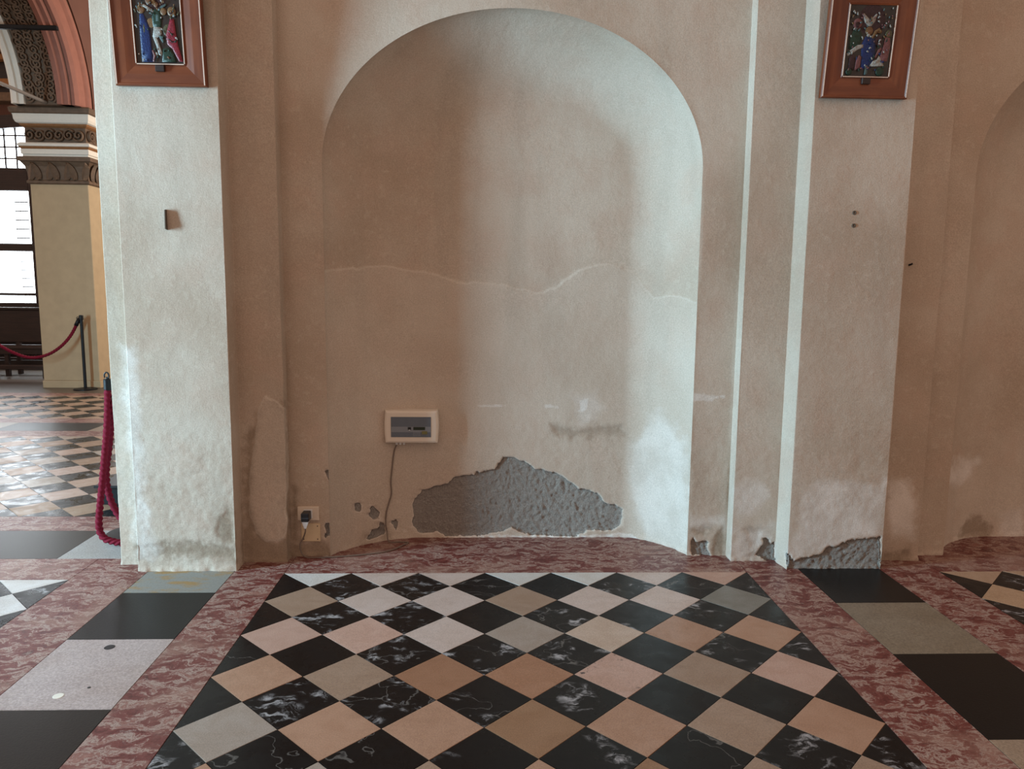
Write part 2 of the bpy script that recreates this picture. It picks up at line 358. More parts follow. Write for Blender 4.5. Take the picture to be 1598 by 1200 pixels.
LIGHT = [    ('right', [(1255,770),(1275,756),(1305,745),(1345,760),(1378,757),(1376,838),(1325,842),(1300,852),(1243,875),(1230,860),(1250,815)]),
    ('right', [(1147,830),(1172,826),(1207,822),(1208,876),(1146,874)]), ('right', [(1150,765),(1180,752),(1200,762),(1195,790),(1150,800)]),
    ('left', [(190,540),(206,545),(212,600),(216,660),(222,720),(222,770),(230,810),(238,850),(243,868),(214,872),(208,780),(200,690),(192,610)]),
    ('niche', [(985,690),(1030,640),(1074,690),(1074,864),(1010,845),(990,780)]),  # niche lower right: side daylight painted into the plaster colour
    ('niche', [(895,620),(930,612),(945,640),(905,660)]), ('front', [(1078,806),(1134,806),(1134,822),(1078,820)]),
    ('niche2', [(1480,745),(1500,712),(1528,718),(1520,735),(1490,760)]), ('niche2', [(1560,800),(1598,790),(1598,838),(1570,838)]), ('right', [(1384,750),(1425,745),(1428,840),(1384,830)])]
COAT = [('left', [(450,760),(447,771),(445,796),(450,812),(446,830),(444,839),(432,847),(424,845),(414,843),(401,831),(395,812),(390,797),(391,740),(398,690),(405,635),(414,618),(430,626),(446,640),(450,700)]), ('niche', [(480,425),(600,415),(676,428),(715,440),(770,443),(815,452),(850,458),(880,437),(915,417),(950,412),(990,424),(1020,466),(1060,462),(1110,480),(1110,900),(480,900)])]
LIME = [('front', [(1081,613),(1100,615),(1116,618),(1130,616),(1130,620),(1116,622),(1110,627),(1098,625),(1081,626)]), ('niche', [(905,625),(918,622),(915,640),(903,642)]),
    ('niche', [(745,632),(790,631),(790,634),(745,635)]), ('niche', [(850,632),(873,633),(872,637),(852,636)]),
    ('right', [(1232,882),(1372,880),(1372,889),(1232,890)]), ('front', [(500,868),(640,864),(640,868),(500,872)]),
    ('niche', [(700,833),(830,835),(985,832),(1000,842),(700,842)])]
def seg_sd(px, poly):
    P = np.array(poly, float); Q = np.roll(P, -1, 0)
    best = np.full(len(px), 1e9); inside = np.zeros(len(px), bool)
    for a, b in zip(P, Q):
        ab = b-a; t = np.clip(((px-a)@ab)/max(ab@ab, 1e-9), 0, 1); d = np.linalg.norm(px-(a+t[:, None]*ab), axis=1)
        best = np.minimum(best, d)
        c = ((a[1] > px[:, 1]) != (b[1] > px[:, 1])); xs = a[0]+(px[:, 1]-a[1])*(b[0]-a[0])/((b[1]-a[1]) or 1e-9)
        inside ^= c & (px[:, 0] < xs)
    return np.where(inside, best, -best)
def masks(V, where):
    sh = V.shape[:-1]; P = V.reshape(-1, 3); px, d = to_px(P); out = {}
    for key, lst in (('rec', REC), ('damp', DAMP), ('light', LIGHT), ('lime', LIME), ('coat', COAT)):
        a = np.full(len(P), -0.5)
        for w, poly in lst:
            if w != where: continue
            q = np.array(poly); lo = q.min(0)-40; hi = q.max(0)+40
            s = np.where((px > lo).all(1) & (px < hi).all(1))[0]
            if len(s): a[s] = np.maximum(a[s], seg_sd(px[s], poly)*d[s]/FPX)
        out[key] = a.reshape(sh)
    if where == 'left': out['damp'] = np.minimum(out['damp'], -out['coat'])
    return out
def sstep(x, a, b):
    t = np.clip((x-a)/(b-a), 0, 1); return t*t*(3-2*t)
def displace(V, N, m, fade, rough=0.0014):
    """old hand-laid plaster: undulation, chips, and the depth of lost plaster"""
    z = V[..., 2]; low = sstep(-z, -0.95, -0.55)
    d = fbm(V, 2.2, 3)*0.0045+fbm(V, 13, 3)*0.0013+low*fbm(V, 34, 3)*rough
    r = m['rec']+fbm(V, 45, 2)*0.010+fbm(V, 120, 2)*0.008; m['rec'] = r
    m['coat'] = m['coat']+fbm(V, 16, 3)*0.018; m['light'] = m['light']+fbm(V, 12, 3)*0.05; m['damp'] = m['damp']+fbm(V, 16, 3)*0.03; m['lime'] = m['lime']+fbm(V, 40, 2)*0.010
    inr = sstep(r, -0.003, 0.003)
    d = d+sstep(m['coat'], -0.004, 0.004)*0.0035
    d = d-inr*(0.012+fbm(V, 75, 2)*0.0095)
    d = d-sstep(m['damp'], -0.01, 0.02)*low*0.004
    d = d+sstep(-z, -0.03, -0.0)*(0.004+fbm(V, 26, 2)*0.012)          # ragged mortar at the foot
    return V+N*(d*fade)[..., None]
def zrows(dense=0.95, step=0.007, mid=1.7, mstep=0.009, top=3.2):
    return np.concatenate([np.arange(0, dense, step), np.arange(dense, mid, mstep), np.arange(mid, top, 0.04), [top, 3.8, 4.6, 5.6, 6.6]])
def plan_wall(name, plan, where, parent, coarse=()):
    pts = []; nr = []
    for i, (a, b) in enumerate(zip(plan[:-1], plan[1:])):
        a = np.array(a, float); b = np.array(b, float); L = np.linalg.norm(b-a); st = 0.05 if i in coarse else 0.007
        k = max(2, int((L-0.006)/st)); s = np.concatenate([[0.003], np.linspace(0.003, L-0.003, k+1)[1:-1], [L-0.003]])/L
        n = np.array([(b-a)[1], -(b-a)[0]])/L
        if i == 0: pts.append(a); nr.append(n)
        else: nr[-1] = (nr[-1]+n); nr[-1] = nr[-1]/np.linalg.norm(nr[-1])
        for t in s: pts.append(a+(b-a)*t); nr.append(n)
        pts.append(b); nr.append(n)
    pts = np.array(pts); nr = np.array(nr); zs = zrows()
    V = np.zeros((len(zs), len(pts), 3)); V[..., 0] = pts[:, 0]; V[..., 1] = pts[:, 1]; V[..., 2] = zs[:, None]
    N = np.zeros_like(V); N[..., 0] = nr[:, 0]; N[..., 1] = nr[:, 1]
    s = np.concatenate([[0], np.cumsum(np.linalg.norm(np.diff(pts, axis=0), axis=1))])
    fade = np.ones(V.shape[:2])*np.minimum(sstep(s, 0, 0.012), sstep(s[-1]-s, 0, 0.012))
    m = masks(V, where); V = displace(V, N, m, fade, 0.0026 if where == 'left' else 0.0014)
    return grid_mesh(name, V, 'old_plaster', parent, m)

# ------------------------------------------------------------------ the back wall
Y1, Y2, Y3, YB = 3.80, 3.72, 3.60, 4.105
wall = tag(mk('wall_back', *box(-1.70, 6.6, 4.35, 4.75, 0.0, 6.6), 'old_plaster'), 'old beige plastered church wall with pilasters and shallow arched niches', 'wall', kind='structure')
plan_wall('pilaster', [(-1.835, 5.2), (-1.835, 3.69), (-1.718, 3.69), (-1.710, Y3), (-1.231, Y3), (-1.231, Y2), (-1.01, Y2), (-1.01, Y1)], 'left', wall, coarse=(0,))
plan_wall('pilaster', [(1.29, Y1), (1.29, Y2), (1.525, Y2), (1.54, Y3), (2.03, Y3), (2.03, Y2), (2.29, Y2), (2.29, Y1)], 'right', wall)
plan_wall('pilaster', [(4.59, Y1), (4.59, Y2), (4.82, Y2), (4.84, Y3), (5.33, Y3), (5.33, Y2), (5.59, Y2), (5.59, Y1)], 'none', wall, coarse=range(7))
def arch_bay(xl, xr, xc, a, b, zs, where, fine):
    """flat wall face with an arched opening, and the coved niche behind it"""
    zr = zrows(top=zs) if fine else np.linspace(0, zs, 60)
    zr = zr[zr < zs-0.004]
    cor = [math.pi-math.atan2((3.2-zs)/b, (xc-xl)/a), math.atan2((3.2-zs)/b, (xr-xc)/a)]
    ph = np.array(sorted(set(list(np.linspace(math.pi, 0, 97))+cor), reverse=True))
    ox = np.concatenate([np.full(len(zr), xc-a), xc+a*np.cos(ph), np.full(len(zr), xc+a)])
    oz = np.concatenate([zr, zs+b*np.sin(ph), zr[::-1]])
    sx = np.full(len(ox), xc); sz = np.concatenate([zr, np.full(len(ph), zs), zr[::-1]])
    ex = []; ez = []
    for x, z, c in zip(ox, oz, sz):
        dx, dz = x-xc, z-c
        t = min([(xl-xc)/dx if dx < -1e-6 else 1e9, (xr-xc)/dx if dx > 1e-6 else 1e9, (3.2-c)/dz if dz > 1e-6 else 1e9])
        ex.append(xc+dx*t); ez.append(c+dz*t)
    ex = np.array(ex); ez = np.array(ez)
    k = 30 if fine else 8
    u = np.concatenate([[0, 0.015], np.linspace(0.015, 0.985, k)[1:-1], [0.985, 1]])
    V = np.zeros((len(ox), len(u), 3)); V[..., 0] = ox[:, None]*(1-u)+ex[:, None]*u; V[..., 2] = oz[:, None]*(1-u)+ez[:, None]*u; V[..., 1] = Y1
    N = np.zeros_like(V); N[..., 1] = -1
    m = masks(V, 'front' if fine else 'none'); L = np.hypot(ex-ox, ez-oz)[:, None]
    V = displace(V, N, m, sstep(u*L, 0, 0.012)*sstep((1-u)*L, 0, 0.012))
    grid_mesh('wall_face', V, 'old_plaster', wall, m)
    mk('wall_face', [(xl, Y1, 3.2), (xr, Y1, 3.2), (xr, Y1, 6.6), (xl, Y1, 6.6)], [(0, 1, 2, 3)], 'old_plaster', wall)
    # niche
    D = YB-Y1; Rl, Rr = 0.46, 0.31
    w = np.concatenate([np.zeros(len(zr)), 0.5+0.5*np.cos(ph), np.ones(len(zr))]); R = Rl*(1-w)+Rr*w
    th = np.linspace(0, math.pi/2, 34 if fine else 12); tt = 1-np.cos(th)
    rest = np.linspace(0, 1, 88 if fine else 8)[1:]
    V = np.zeros((len(ox), len(tt)+len(rest), 3)); dist = np.hypot(ox-sx, oz-sz)
    dd = np.concatenate([R[:, None]*tt, R[:, None]+(dist-R)[:, None]*rest], 1)
    q = np.clip(dd/R[:, None], 0, 1); dep = D*0.5*(np.sqrt(np.maximum(0, 1-(1-q)**2))+np.sin(math.pi/2*q))
    f = dd/dist[:, None]
    V[..., 0] = ox[:, None]+(sx-ox)[:, None]*f; V[..., 2] = oz[:, None]+(sz-oz)[:, None]*f; V[..., 1] = Y1+dep
    gu = np.gradient(V, axis=1); gv = np.gradient(V, axis=0); N = np.cross(gu, gv); N /= np.maximum(np.linalg.norm(N, axis=-1, keepdims=True), 1e-9)
    N[N[..., 1] > 0] *= -1
    bad = np.linalg.norm(N, axis=-1) < 0.5; N[bad] = (0, -1, 0)
    m = masks(V, where); V = displace(V, N, m, sstep(dd, 0, 0.02))
    grid_mesh('niche', V, 'old_plaster', wall, m, flip=True)
arch_bay(-1.01, 1.29, 0.135, 0.945, 0.75, 2.0, 'niche', True)
arch_bay(2.29, 4.59, 3.425, 0.945, 0.75, 2.0, 'niche2', True)

# ------------------------------------------------------------------ the floor
U = 0.165; AX = -0.0037; TOP = 3.565
floor = tag(mk('floor', *box(-12, 7, -3.5, 18, -0.06, -0.014), 'mortar'), 'church floor of black and pale diamond marble tiles with red marble borders', 'floor', kind='structure')
rnd = random.Random(11)
SH = {}
def tile_mesh(shape, mat):
    key = (shape, mat)
    if key in SH: return SH[key]
    g = 0.0013; h = U-g*1.1
    pts = {'full': [(h, 0), (0, h), (-h, 0), (0, -h)], 'L': [(g, -h+g), (h, 0), (g, h-g)], 'R': [(-g, h-g), (-h, 0), (-g, -h+g)],
           'T': [(-h+g, -g), (0, -h), (h-g, -g)], 'B': [(h-g, g), (0, h), (-h+g, g)]}[shape]
    n = len(pts); e = 0.0012
    cx = sum(p[0] for p in pts)/n; cy = sum(p[1] for p in pts)/n
    V = [(x, y, -0.02) for x, y in pts]+[(x, y, -0.0003) for x, y in pts]+[(cx+(x-cx)*(1-e*6), cy+(y-cy)*(1-e*6), 0) for x, y in pts]
    F = [tuple(2*n+i for i in range(n))]+[(i, (i+1) % n, n+(i+1) % n, n+i) for i in range(n)]+[(n+i, n+(i+1) % n, 2*n+(i+1) % n, 2*n+i) for i in range(n)]
    me = bpy.data.meshes.new('tile'); me.from_pydata(V, [], F); me.materials.append(MATS[mat]); me.update(); SH[key] = me; return me
PALES = [(0.46, 0.40, 0.37), (0.43, 0.30, 0.245), (0.36, 0.235, 0.165), (0.30, 0.19, 0.125), (0.33, 0.26, 0.21), (0.40, 0.27, 0.205)]
W0, PW, PK, TN, GT, PE, BR, OB, GG, LP = (0.56, 0.55, 0.53), (0.52, 0.43, 0.39), (0.48, 0.32, 0.26), (0.32, 0.225, 0.165), (0.33, 0.275, 0.235), (0.39, 0.235, 0.16), (0.27, 0.155, 0.09), (0.31, 0.165, 0.10), (0.20, 0.195, 0.175), (0.47, 0.37, 0.30)
MAIN = {0: [W0, PW, PW, W0, W0, PW, PK], 2: [TN, PW, PW, TN, PW, PW, GG], 4: [PK, PK, PW, GT, LP, PE, PE], 6: [PE, TN, OB, OB, PK, TN, PK], 8: [GT, PE, PE, BR, PE, TN, PE], 10: [PE, GT, TN, PE, BR, TN, TN]}
VEIN = {1: [0, .9, .9, 0, .35, .5, 0, .7], 3: [0, .9, 1, 0, .85, .35, .9, .6], 5: [0, 0, .35, .7, .7, 0, .6, .6], 7: [.3, 1, 1, .2, .7, 0, 0, .4], 9: [.9, 0, 0, .35, .7, 0, .9, .5]}
def put_tile(x, y, shape, dark, col):
    o = bpy.data.objects.new('tile', tile_mesh(shape, 'black_marble' if dark else 'pale_marble')); COL.objects.link(o); o.parent = floor
    o.location = (x, y, rnd.uniform(-0.0006, 0.0004)); o.color = col; return o
def panel(x0, y1, na, nb, dark_even, main=False, pal=PALES, veins=(0, 0, .2, .5, .8, .9), amin=0, amax=999, jmax=999):
    """diamond tiles; x0 left edge, y1 far edge, in half diagonals"""
    for i in range(amin, min(na, amax)+1):
        for j in range(0, min(nb, jmax)+1):
            if (i+j) % 2 == 0: continue
            dark = (i % 2 == 0) == dark_even
            shape = 'full'
            if i == 0: shape = 'L'
            elif i == na: shape = 'R'
            if j == 0: shape = 'T'
            elif j == nb: shape = 'B'
            if dark:
                amt = rnd.choice(veins); 
                if main and j in VEIN: amt = VEIN[j][i//2]
                col = (amt, 1.0 if rnd.random() < 0.4 else 0.0, 0, 1)
            else:
                c = rnd.choice(pal)
                if main and j in MAIN: c = MAIN[j][i//2]
                a = 0.0 if (main and (i, j) == (9, 6)) else 1.0
                v = rnd.uniform(0.95, 1.05); col = (c[0]*v, c[1]*v, c[2]*v, a)
            put_tile(x0+i*U, y1-j*U, shape, dark, col)
panel(-0.988, TOP, 14, 26, True, main=True, jmax=12)
panel(2.312, TOP, 14, 24, True, amax=6, jmax=7, pal=[(0.46, 0.31, 0.20), (0.43, 0.30, 0.21)])
panel(-1.990-14*U, 3.495, 14, 24, True, amin=8, jmax=8, pal=[W0, (0.52, 0.48, 0.46)])
panel(-2.67-16*U, 6.97, 20, 15, True, amin=4, amax=19, veins=[0, 0, 0, .2, .4])
def piece(name, x0, x1, y0, y1, mat, col=None):
    g = 0.0011
    o = cbox(name, (x0+g, x1-g, y0+g, y1-g, -0.03, 0.0), 0.0006, mat, floor)
    if col: o.color = (*col, 1)
    return o
YN = -1.2
BK, DB = (0.006, 0.006, 0.0065), (0.016, 0.012, 0.009)
piece('marble_strip', -0.988-0.252, -0.988, YN, 3.83, 'red_marble')
piece('marble_strip', 1.322, 1.602, YN, 3.83, 'red_marble')
piece('marble_strip', -0.988, 1.322, TOP, 3.815, 'red_marble')
piece('marble_strip', -0.988, 1.322, 3.815, 4.13, 'red_marble')
piece('marble_strip', -1.990, -1.662, YN, 3.775, 'red_marble')
piece('marble_strip', 2.022, 2.312, YN, 3.83, 'red_marble')
piece('marble_strip', 2.312, 4.622, TOP, 3.815, 'red_marble')
piece('marble_strip', 2.312, 4.622, 3.815, 4.13, 'red_marble')
piece('marble_strip', -4.4, -1.990, 3.495, 3.775, 'red_marble')
piece('marble_strip', -6.4, -1.7, 4.225, 4.495, 'red_marble')
piece('marble_strip', -6.6, -1.7, 6.97, 7.22, 'red_marble')
piece('marble_strip', -7.4, -1.7, 7.66, 7.90, 'red_marble')
piece('marble_strip', -8.4, -1.7, 9.55, 9.80, 'red_marble')
for x0, x1, ys, cs in ((-1.662, -1.240, [3.66, 3.335, 2.875, 2.37, 1.88, 1.38, 0.9, 0.4, -0.1, -0.6, YN], [(0.24, 0.235, 0.20), BK, (0.42, 0.34, 0.32), DB, PK, BK, PK, BK, PK, BK]),
                       (1.602, 2.022, [3.66, 3.19, 2.71, 2.15, 1.66, 1.16, 0.66, 0.16, -0.34, YN], [BK, (0.235, 0.195, 0.145), BK, (0.33, 0.25, 0.185), BK, TN, BK, TN, BK])):
    for a, b, c in zip(ys[:-1], ys[1:], cs): piece('stone_slab', x0, x1, b, a, 'stained_slab' if c[1] == 0.235 and a > 3.6 else 'slab_stone', c)
piece('stone_slab', -2.205, -1.70, 3.775, 4.225, 'slab_stone', (0.33, 0.32, 0.31))
for k, c in enumerate((DB, (0.30, 0.27, 0.25), BK, (0.3, 0.25, 0.22))): piece('stone_slab', -2.205-1.05*(k+1), -2.205-1.05*k, 3.775, 4.225, 'slab_stone', c)
for k, c in enumerate((BK, (0.27, 0.21, 0.16), BK, (0.25, 0.22, 0.18), DB, (0.28, 0.24, 0.2))): piece('stone_slab', -2.95-0.9*(k), -2.05-0.9*k, 7.22, 7.66, 'slab_stone', c)
piece('stone_slab', -12, -1.7, 9.80, 10.9, 'slab_stone', (0.10, 0.08, 0.065))
piece('stone_slab', -12, -1.7, 10.9, 15, 'slab_stone', (0.20, 0.19, 0.18))
for x, y, r_, mt, in ((171, 1010, 0.020, 'black_plastic'), (139, 1073, 0.006, 'black_plastic'), (91, 1086, 0.018, 'white_stone')):
    X, Y = fl(x, y); lathe('stone_plug', [(r_, -0.002), (r_, 0.0006), (r_*0.9, 0.001)], mt, floor, 18, (X, Y, 0))
# far panel beyond the second border: small in view, joined
V = []; F = []; C = []
me = bpy.data.meshes.new('tile_field')
def field(x0, y1, na, nb, skip):
    for i in range(0, na+1):
        for j in range(0, nb+1):
            if (i+j) % 2 == 0 or skip(i, j): continue
            x, y = x0+i*U, y1-j*U; h = U-0.0015; b = len(V); xl, xr, yt, yb = x0+0.001, x0+na*U-0.001, y1-0.001, y1-nb*U+0.001
            p = [(min(x+h, xr), y), (x, min(y+h, yt)), (max(x-h, xl), y), (x, max(y-h, yb))]
            V.extend([(q[0], q[1], 0.0) for q in p]+[(q[0], q[1], -0.02) for q in p])
            F.extend([(b, b+1, b+2, b+3)]+[(b+k, b+4+k, b+4+(k+1) % 4, b+(k+1) % 4) for k in range(4)]); C.extend([1 if i % 2 == 0 else 0]*5)
field(-8.3, 9.55, 36, 10, lambda i, j: False)
field(-0.988, TOP, 14, 26, lambda i, j: j <= 12)
field(2.312, TOP, 14, 24, lambda i, j: i <= 6 and j <= 7)
field(-1.990-14*U, 3.495, 14, 24, lambda i, j: i >= 8 and j <= 8)
field(-2.67-16*U, 6.97, 20, 15, lambda i, j: 4 <= i <= 19)
me.from_pydata(V, [], F); me.materials.append(MATS['pale_marble']); me.materials.append(MATS['black_marble']); me.polygons.foreach_set('material_index', C); me.update()
tf = bpy.data.objects.new('tile_field', me); COL.objects.link(tf); tf.parent = floor; tf.color = (0.36, 0.25, 0.18, 1); tf['kind'] = 'stuff'

# ------------------------------------------------------------------ framed pictures
def frame_rail(par, side, w, h, bw, prof, mat):
    """mitred rail; prof = (inward, out) section; picture plane is XZ, front is -Y"""
    V = []; F = []; n = len(prof)
    for end in (0, 1):
        for u, d in prof:
            if side in 'BT':
                x = (u if end == 0 else w-u)-w/2; z = u if side == 'B' else h-u
            else:
                z = u if end == 0 else h-u; x = (u if side == 'L' else w-u)-w/2
            V.append((x, -d, z))
    F = [(i, (i+1) % n, n+(i+1) % n, n+i) for i in range(n)]+[tuple(range(n)), tuple(range(n, 2*n))[::-1]]
    return fix(mk('frame_rail', V, F, mat, par))
def relief(par, name, pts, mat, w, h, z0, hgt=0.0022, org=0):
    """raised enamel shape from an outline given in picture fractions"""
    P = [((u-0.5)*w, v*h+z0) for u, v in pts]; cx = sum(p[0] for p in P)/len(P); cz = sum(p[1] for p in P)/len(P); n = len(P); V = []; F = []
    for s, d in ((1, 0.0), (0.95, 0.6*hgt), (0.6, hgt)):
        V += [(cx+(x-cx)*s, -0.0104-org*0.00022-d, cz+(z-cz)*s) for x, z in P]
    V.append((cx, -0.0104-org*0.00022-hgt*1.1, cz))
    for r in (0, 1): F += [(r*n+i, r*n+(i+1) % n, (r+1)*n+(i+1) % n, (r+1)*n+i) for i in range(n)]
    F += [(2*n+i, 2*n+(i+1) % n, 3*n) for i in range(n)]
    return fix(mk(name, V, F, mat, par, True))
def circ(u, v, r, k=12, asp=0.74, a0=0, a1=2*math.pi): return [(u+r*math.cos(a0+(a1-a0)*i/k), v+r*asp*math.sin(a0+(a1-a0)*i/k)) for i in range(k)]
def stroke(pts, wd):
    L = []; Rr = []
    for i, p in enumerate(pts):
        a = pts[max(i-1, 0)]; b = pts[min(i+1, len(pts)-1)]; dx, dy = b[0]-a[0], b[1]-a[1]; l = math.hypot(dx, dy) or 1
        t = wd*(0.5+0.5*math.sin(math.pi*(i+0.4)/(len(pts)-0.2)))
        L.append((p[0]-dy/l*t, p[1]+dx/l*t)); Rr.append((p[0]+dy/l*t, p[1]-dx/l*t))
    return L+Rr[::-1]
def picture(loc, tilt, rotz, label, figs, w=0.425, h=0.505):
    root = empty('framed_picture', loc, label, 'picture', rot=(tilt, 0, rotz))
    bw = 0.098
    prof = [(0, 0), (0, 0.024), (0.004, 0.028), (0.010, 0.028), (0.013, 0.024), (0.052, 0.021), (bw-0.008, 0.012), (bw-0.005, 0.016), (bw, 0.014), (bw, 0.0)]
    for s in 'BTLR': frame_rail(root, s, w, h, bw, prof, 'frame_wood' if s in 'LR' else 'frame_wood_across')
    for s in 'LR':
        x = (w/2-0.007)*(1 if s == 'R' else -1); xi = (w/2-bw+0.003)*(1 if s == 'R' else -1)
        cbox('gilt_edge', (x-0.0022, x+0.0022, -0.0300, -0.0265, 0.006, h-0.006), 0.0006, 'frame_gilt', root)
        cbox('gilt_edge', (xi-0.0022, xi+0.0022, -0.0180, -0.0140, bw, h-bw), 0.0006, 'frame_gilt', root)
    cbox('gilt_edge', (-w/2+bw, w/2-bw, -0.0180, -0.0140, bw-0.005, bw-0.001), 0.0006, 'frame_gilt', root)
    cbox('painted_panel', (-w/2+bw-0.003, w/2-bw+0.003, -0.0105, -0.004, bw-0.003, h-bw+0.003), 0.0008, 'picture_ground', root)
    cbox('bracket', (-0.020, 0.020, -0.030, -0.010, bw-0.036, bw-0.008), 0.002, 'dark_wood', root)
    cbox('back_board', (-w/2+0.02, w/2-0.02, -0.004, 0.003, 0.02, h-0.02), 0.001, 'dark_wood', root)
    iw, ih = w-2*bw, h-2*bw
    for k, (nm, pts, mat) in enumerate(figs): relief(root, nm, pts, 'enamel_'+mat, iw, ih, bw, 0.0008 if nm == 'background_figure' else 0.0024, min(k, 40))
    return root
r2 = random.Random(5)
def specks(n, mats, vmin, vmax):
    out = []
    for k in range(int(n*2.2)):
        u, v, a = r2.uniform(0.06, 0.94), r2.uniform(vmin, vmax), r2.uniform(0, 6.28); l = r2.uniform(0.02, 0.06)
        out.append(('highlight', stroke([(u, v), (u+l*math.cos(a)*0.6, v+l*math.sin(a)*0.6), (u+l*math.cos(a+0.5), v+l*math.sin(a+0.5))], 0.012), r2.choice(mats)))
    return out
figL = [('background_figure', circ(0.5, 0.83, 0.2), 'plum'), ('background_figure', circ(0.72, 0.45, 0.12), 'olive'), ('background_figure', circ(0.36, 0.55, 0.09), 'gold'),
    ('robe', [(.11,.02),(.34,.02),(.34,.3),(.32,.5),(.27,.6),(.2,.69),(.13,.66),(.11,.4)], 'blue'), ('trim', [(.19,.38),(.23,.40),(.24,.52),(.20,.57),(.18,.48)], 'olive'), ('halo', circ(.17,.73,.085), 'gold'), ('head', circ(.18,.72,.055), 'skin'),
    ('torso', [(.40,.50),(.57,.49),(.60,.62),(.56,.74),(.44,.73),(.39,.62)], 'green'), ('chest', [(.46,.55),(.54,.55),(.55,.68),(.47,.69)], 'teal'), ('loincloth', [(.38,.36),(.46,.34),(.58,.40),(.57,.49),(.41,.50)], 'cream'),
    ('leg', [(.37,.38),(.46,.37),(.51,.26),(.56,.14),(.53,.10),(.48,.12),(.44,.24)], 'cream'), ('leg', [(.50,.38),(.58,.38),(.62,.30),(.58,.28)], 'teal'), ('foot', circ(.43,.13,.035), 'cream'),
    ('arm', stroke([(.44,.70),(.34,.74),(.24,.78),(.14,.80)], .022), 'cream'), ('arm', stroke([(.54,.72),(.62,.76),(.72,.80)], .02), 'teal'), ('head', circ(.50,.79,.05), 'skin'), ('head', circ(.34,.84,.06), 'skin'), ('head', circ(.45,.82,.05), 'gold'),
    ('robe', [(.78,.62),(.86,.60),(.88,.42),(.91,.25),(.985,.03),(.90,.03),(.78,.20),(.68,.26),(.66,.38),(.72,.50)], 'deep_red'), ('fold', stroke([(.72,.45),(.80,.38),(.86,.40)], .012), 'plum'), ('fold', stroke([(.70,.34),(.79,.28),(.87,.30)], .012), 'plum'),
    ('robe', [(.54,.02),(.84,.02),(.80,.14),(.70,.22),(.58,.20)], 'green'), ('halo', circ(.65,.70,.07), 'gold'), ('head', circ(.65,.69,.042), 'skin'), ('halo', circ(.82,.70,.09), 'gold'), ('head', circ(.81,.69,.055), 'plum'), ('ladder', stroke([(.36,.02),(.40,.10),(.36,.18)], .02), 'rose'), ('helmet', circ(.2,.9,.07), 'deep_red')]+specks(22, ['cream', 'teal', 'gold', 'olive'], .60, .97)+specks(8, ['cream', 'green', 'skin'], .05, .5)
figR = [('background_figure', circ(0.5, 0.80, 0.3), 'plum'), ('swag', stroke([(.30,.88),(.35,.78),(.43,.725),(.50,.725),(.56,.78),(.60,.88)], .020), 'cream'), ('halo', circ(.20,.74,.10), 'rose'), ('head', circ(.20,.73,.075), 'plum'),
    ('robe', [(.06,.38),(.30,.42),(.34,.56),(.26,.66),(.12,.64),(.05,.52)], 'green'), ('robe', [(.37,.10),(.60,.12),(.66,.32),(.64,.50),(.56,.58),(.40,.56),(.33,.44),(.36,.28)], 'blue'), ('halo', circ(.47,.64,.085), 'gold'), ('head', circ(.47,.63,.055), 'skin'), ('beard', circ(.46,.58,.035), 'cream'),
    ('sleeve', stroke([(.04,.30),(.14,.35),(.26,.41),(.38,.43)], .035), 'cream'), ('kneeling_figure', [(.10,.10),(.22,.08),(.24,.24),(.18,.32),(.10,.26)], 'plum'), ('kneeling_figure', [(.24,.08),(.36,.12),(.36,.28),(.30,.30),(.25,.22)], 'rose'),
    ('wing', stroke([(.55,.54),(.60,.62),(.68,.66),(.74,.62)], .03), 'gold'), ('background_figure', circ(.70,.50,.09), 'plum'), ('robe', [(.74,.20),(.94,.22),(.97,.44),(.92,.60),(.84,.58),(.80,.40)], 'rose'), ('halo', circ(.90,.60,.08), 'olive'), ('head', circ(.89,.59,.05), 'skin'),
    ('cloth', [(.55,.14),(.88,.15),(.80,.24),(.74,.30),(.70,.24),(.62,.22)], 'cream'), ('arm', stroke([(.66,.26),(.72,.36),(.78,.40)], .025), 'rose'), ('foot', [(.46,.02),(.53,.03),(.52,.15),(.46,.16)], 'teal'), ('plant', circ(.80,.07,.09), 'green'), ('plant', circ(.12,.06,.07), 'green')]+specks(20, ['cream', 'rose', 'teal', 'gold'], .55, .97)+specks(16, ['cream', 'blue', 'rose', 'green'], .05, .55)
picture((-1.474, 3.594, 2.300), math.radians(5.0), 0, 'wood framed picture of blue and red robed figures, high on the left pilaster', figL, w=0.405)
picture((1.760, 3.594, 2.308), math.radians(7.0), 0, 'wood framed picture with a seated blue robed figure, high on the right pilaster', figR, w=0.410, h=0.500)

# ------------------------------------------------------------------ alarm control box, cable, sockets
root = empty('control_panel', (-0.405, YB-0.036, 0.56), 'cream plastic control box with grey front and small display on the niche wall', 'control box')
def rounded_body(x0, x1, z0, z1, bul, yb, yf, name, mat, par, inset=0.012):
    def outline(k):
        P = []; n = 10
        for i in range(n+1):
            t = i/n; P.append((x1-k+bul*math.sin(math.pi*t), z0+k+(z1-z0-2*k)*t))
        for i in range(n+1):
            t = i/n; P.append((x0+k-bul*math.sin(math.pi*t), z1-k-(z1-z0-2*k)*t))
        return P
    rings = [(outline(0), yb), (outline(0), yf+inset), (outline(inset*0.3), yf+inset*0.3), (outline(inset), yf)]
    V = []; n = len(rings[0][0])
    for o, y in rings: V += [(x, y, z) for x, z in o]
    F = []
    for r in range(3): F += [(r*n+i, r*n+(i+1) % n, (r+1)*n+(i+1) % n, (r+1)*n+i) for i in range(n)]
    F += [tuple(range(n))[::-1], tuple(range(3*n, 4*n))]
    return fix(mk(name, V, F, mat, par))
rounded_body(-0.142, 0.142, 0.0, 0.180, 0.006, 0.030, -0.045, 'housing', 'cream_plastic', root)
fp = cbox('front_plate', (-0.110, 0.108, -0.0475, -0.040, 0.034, 0.146), 0.001, 'grey_face', root)
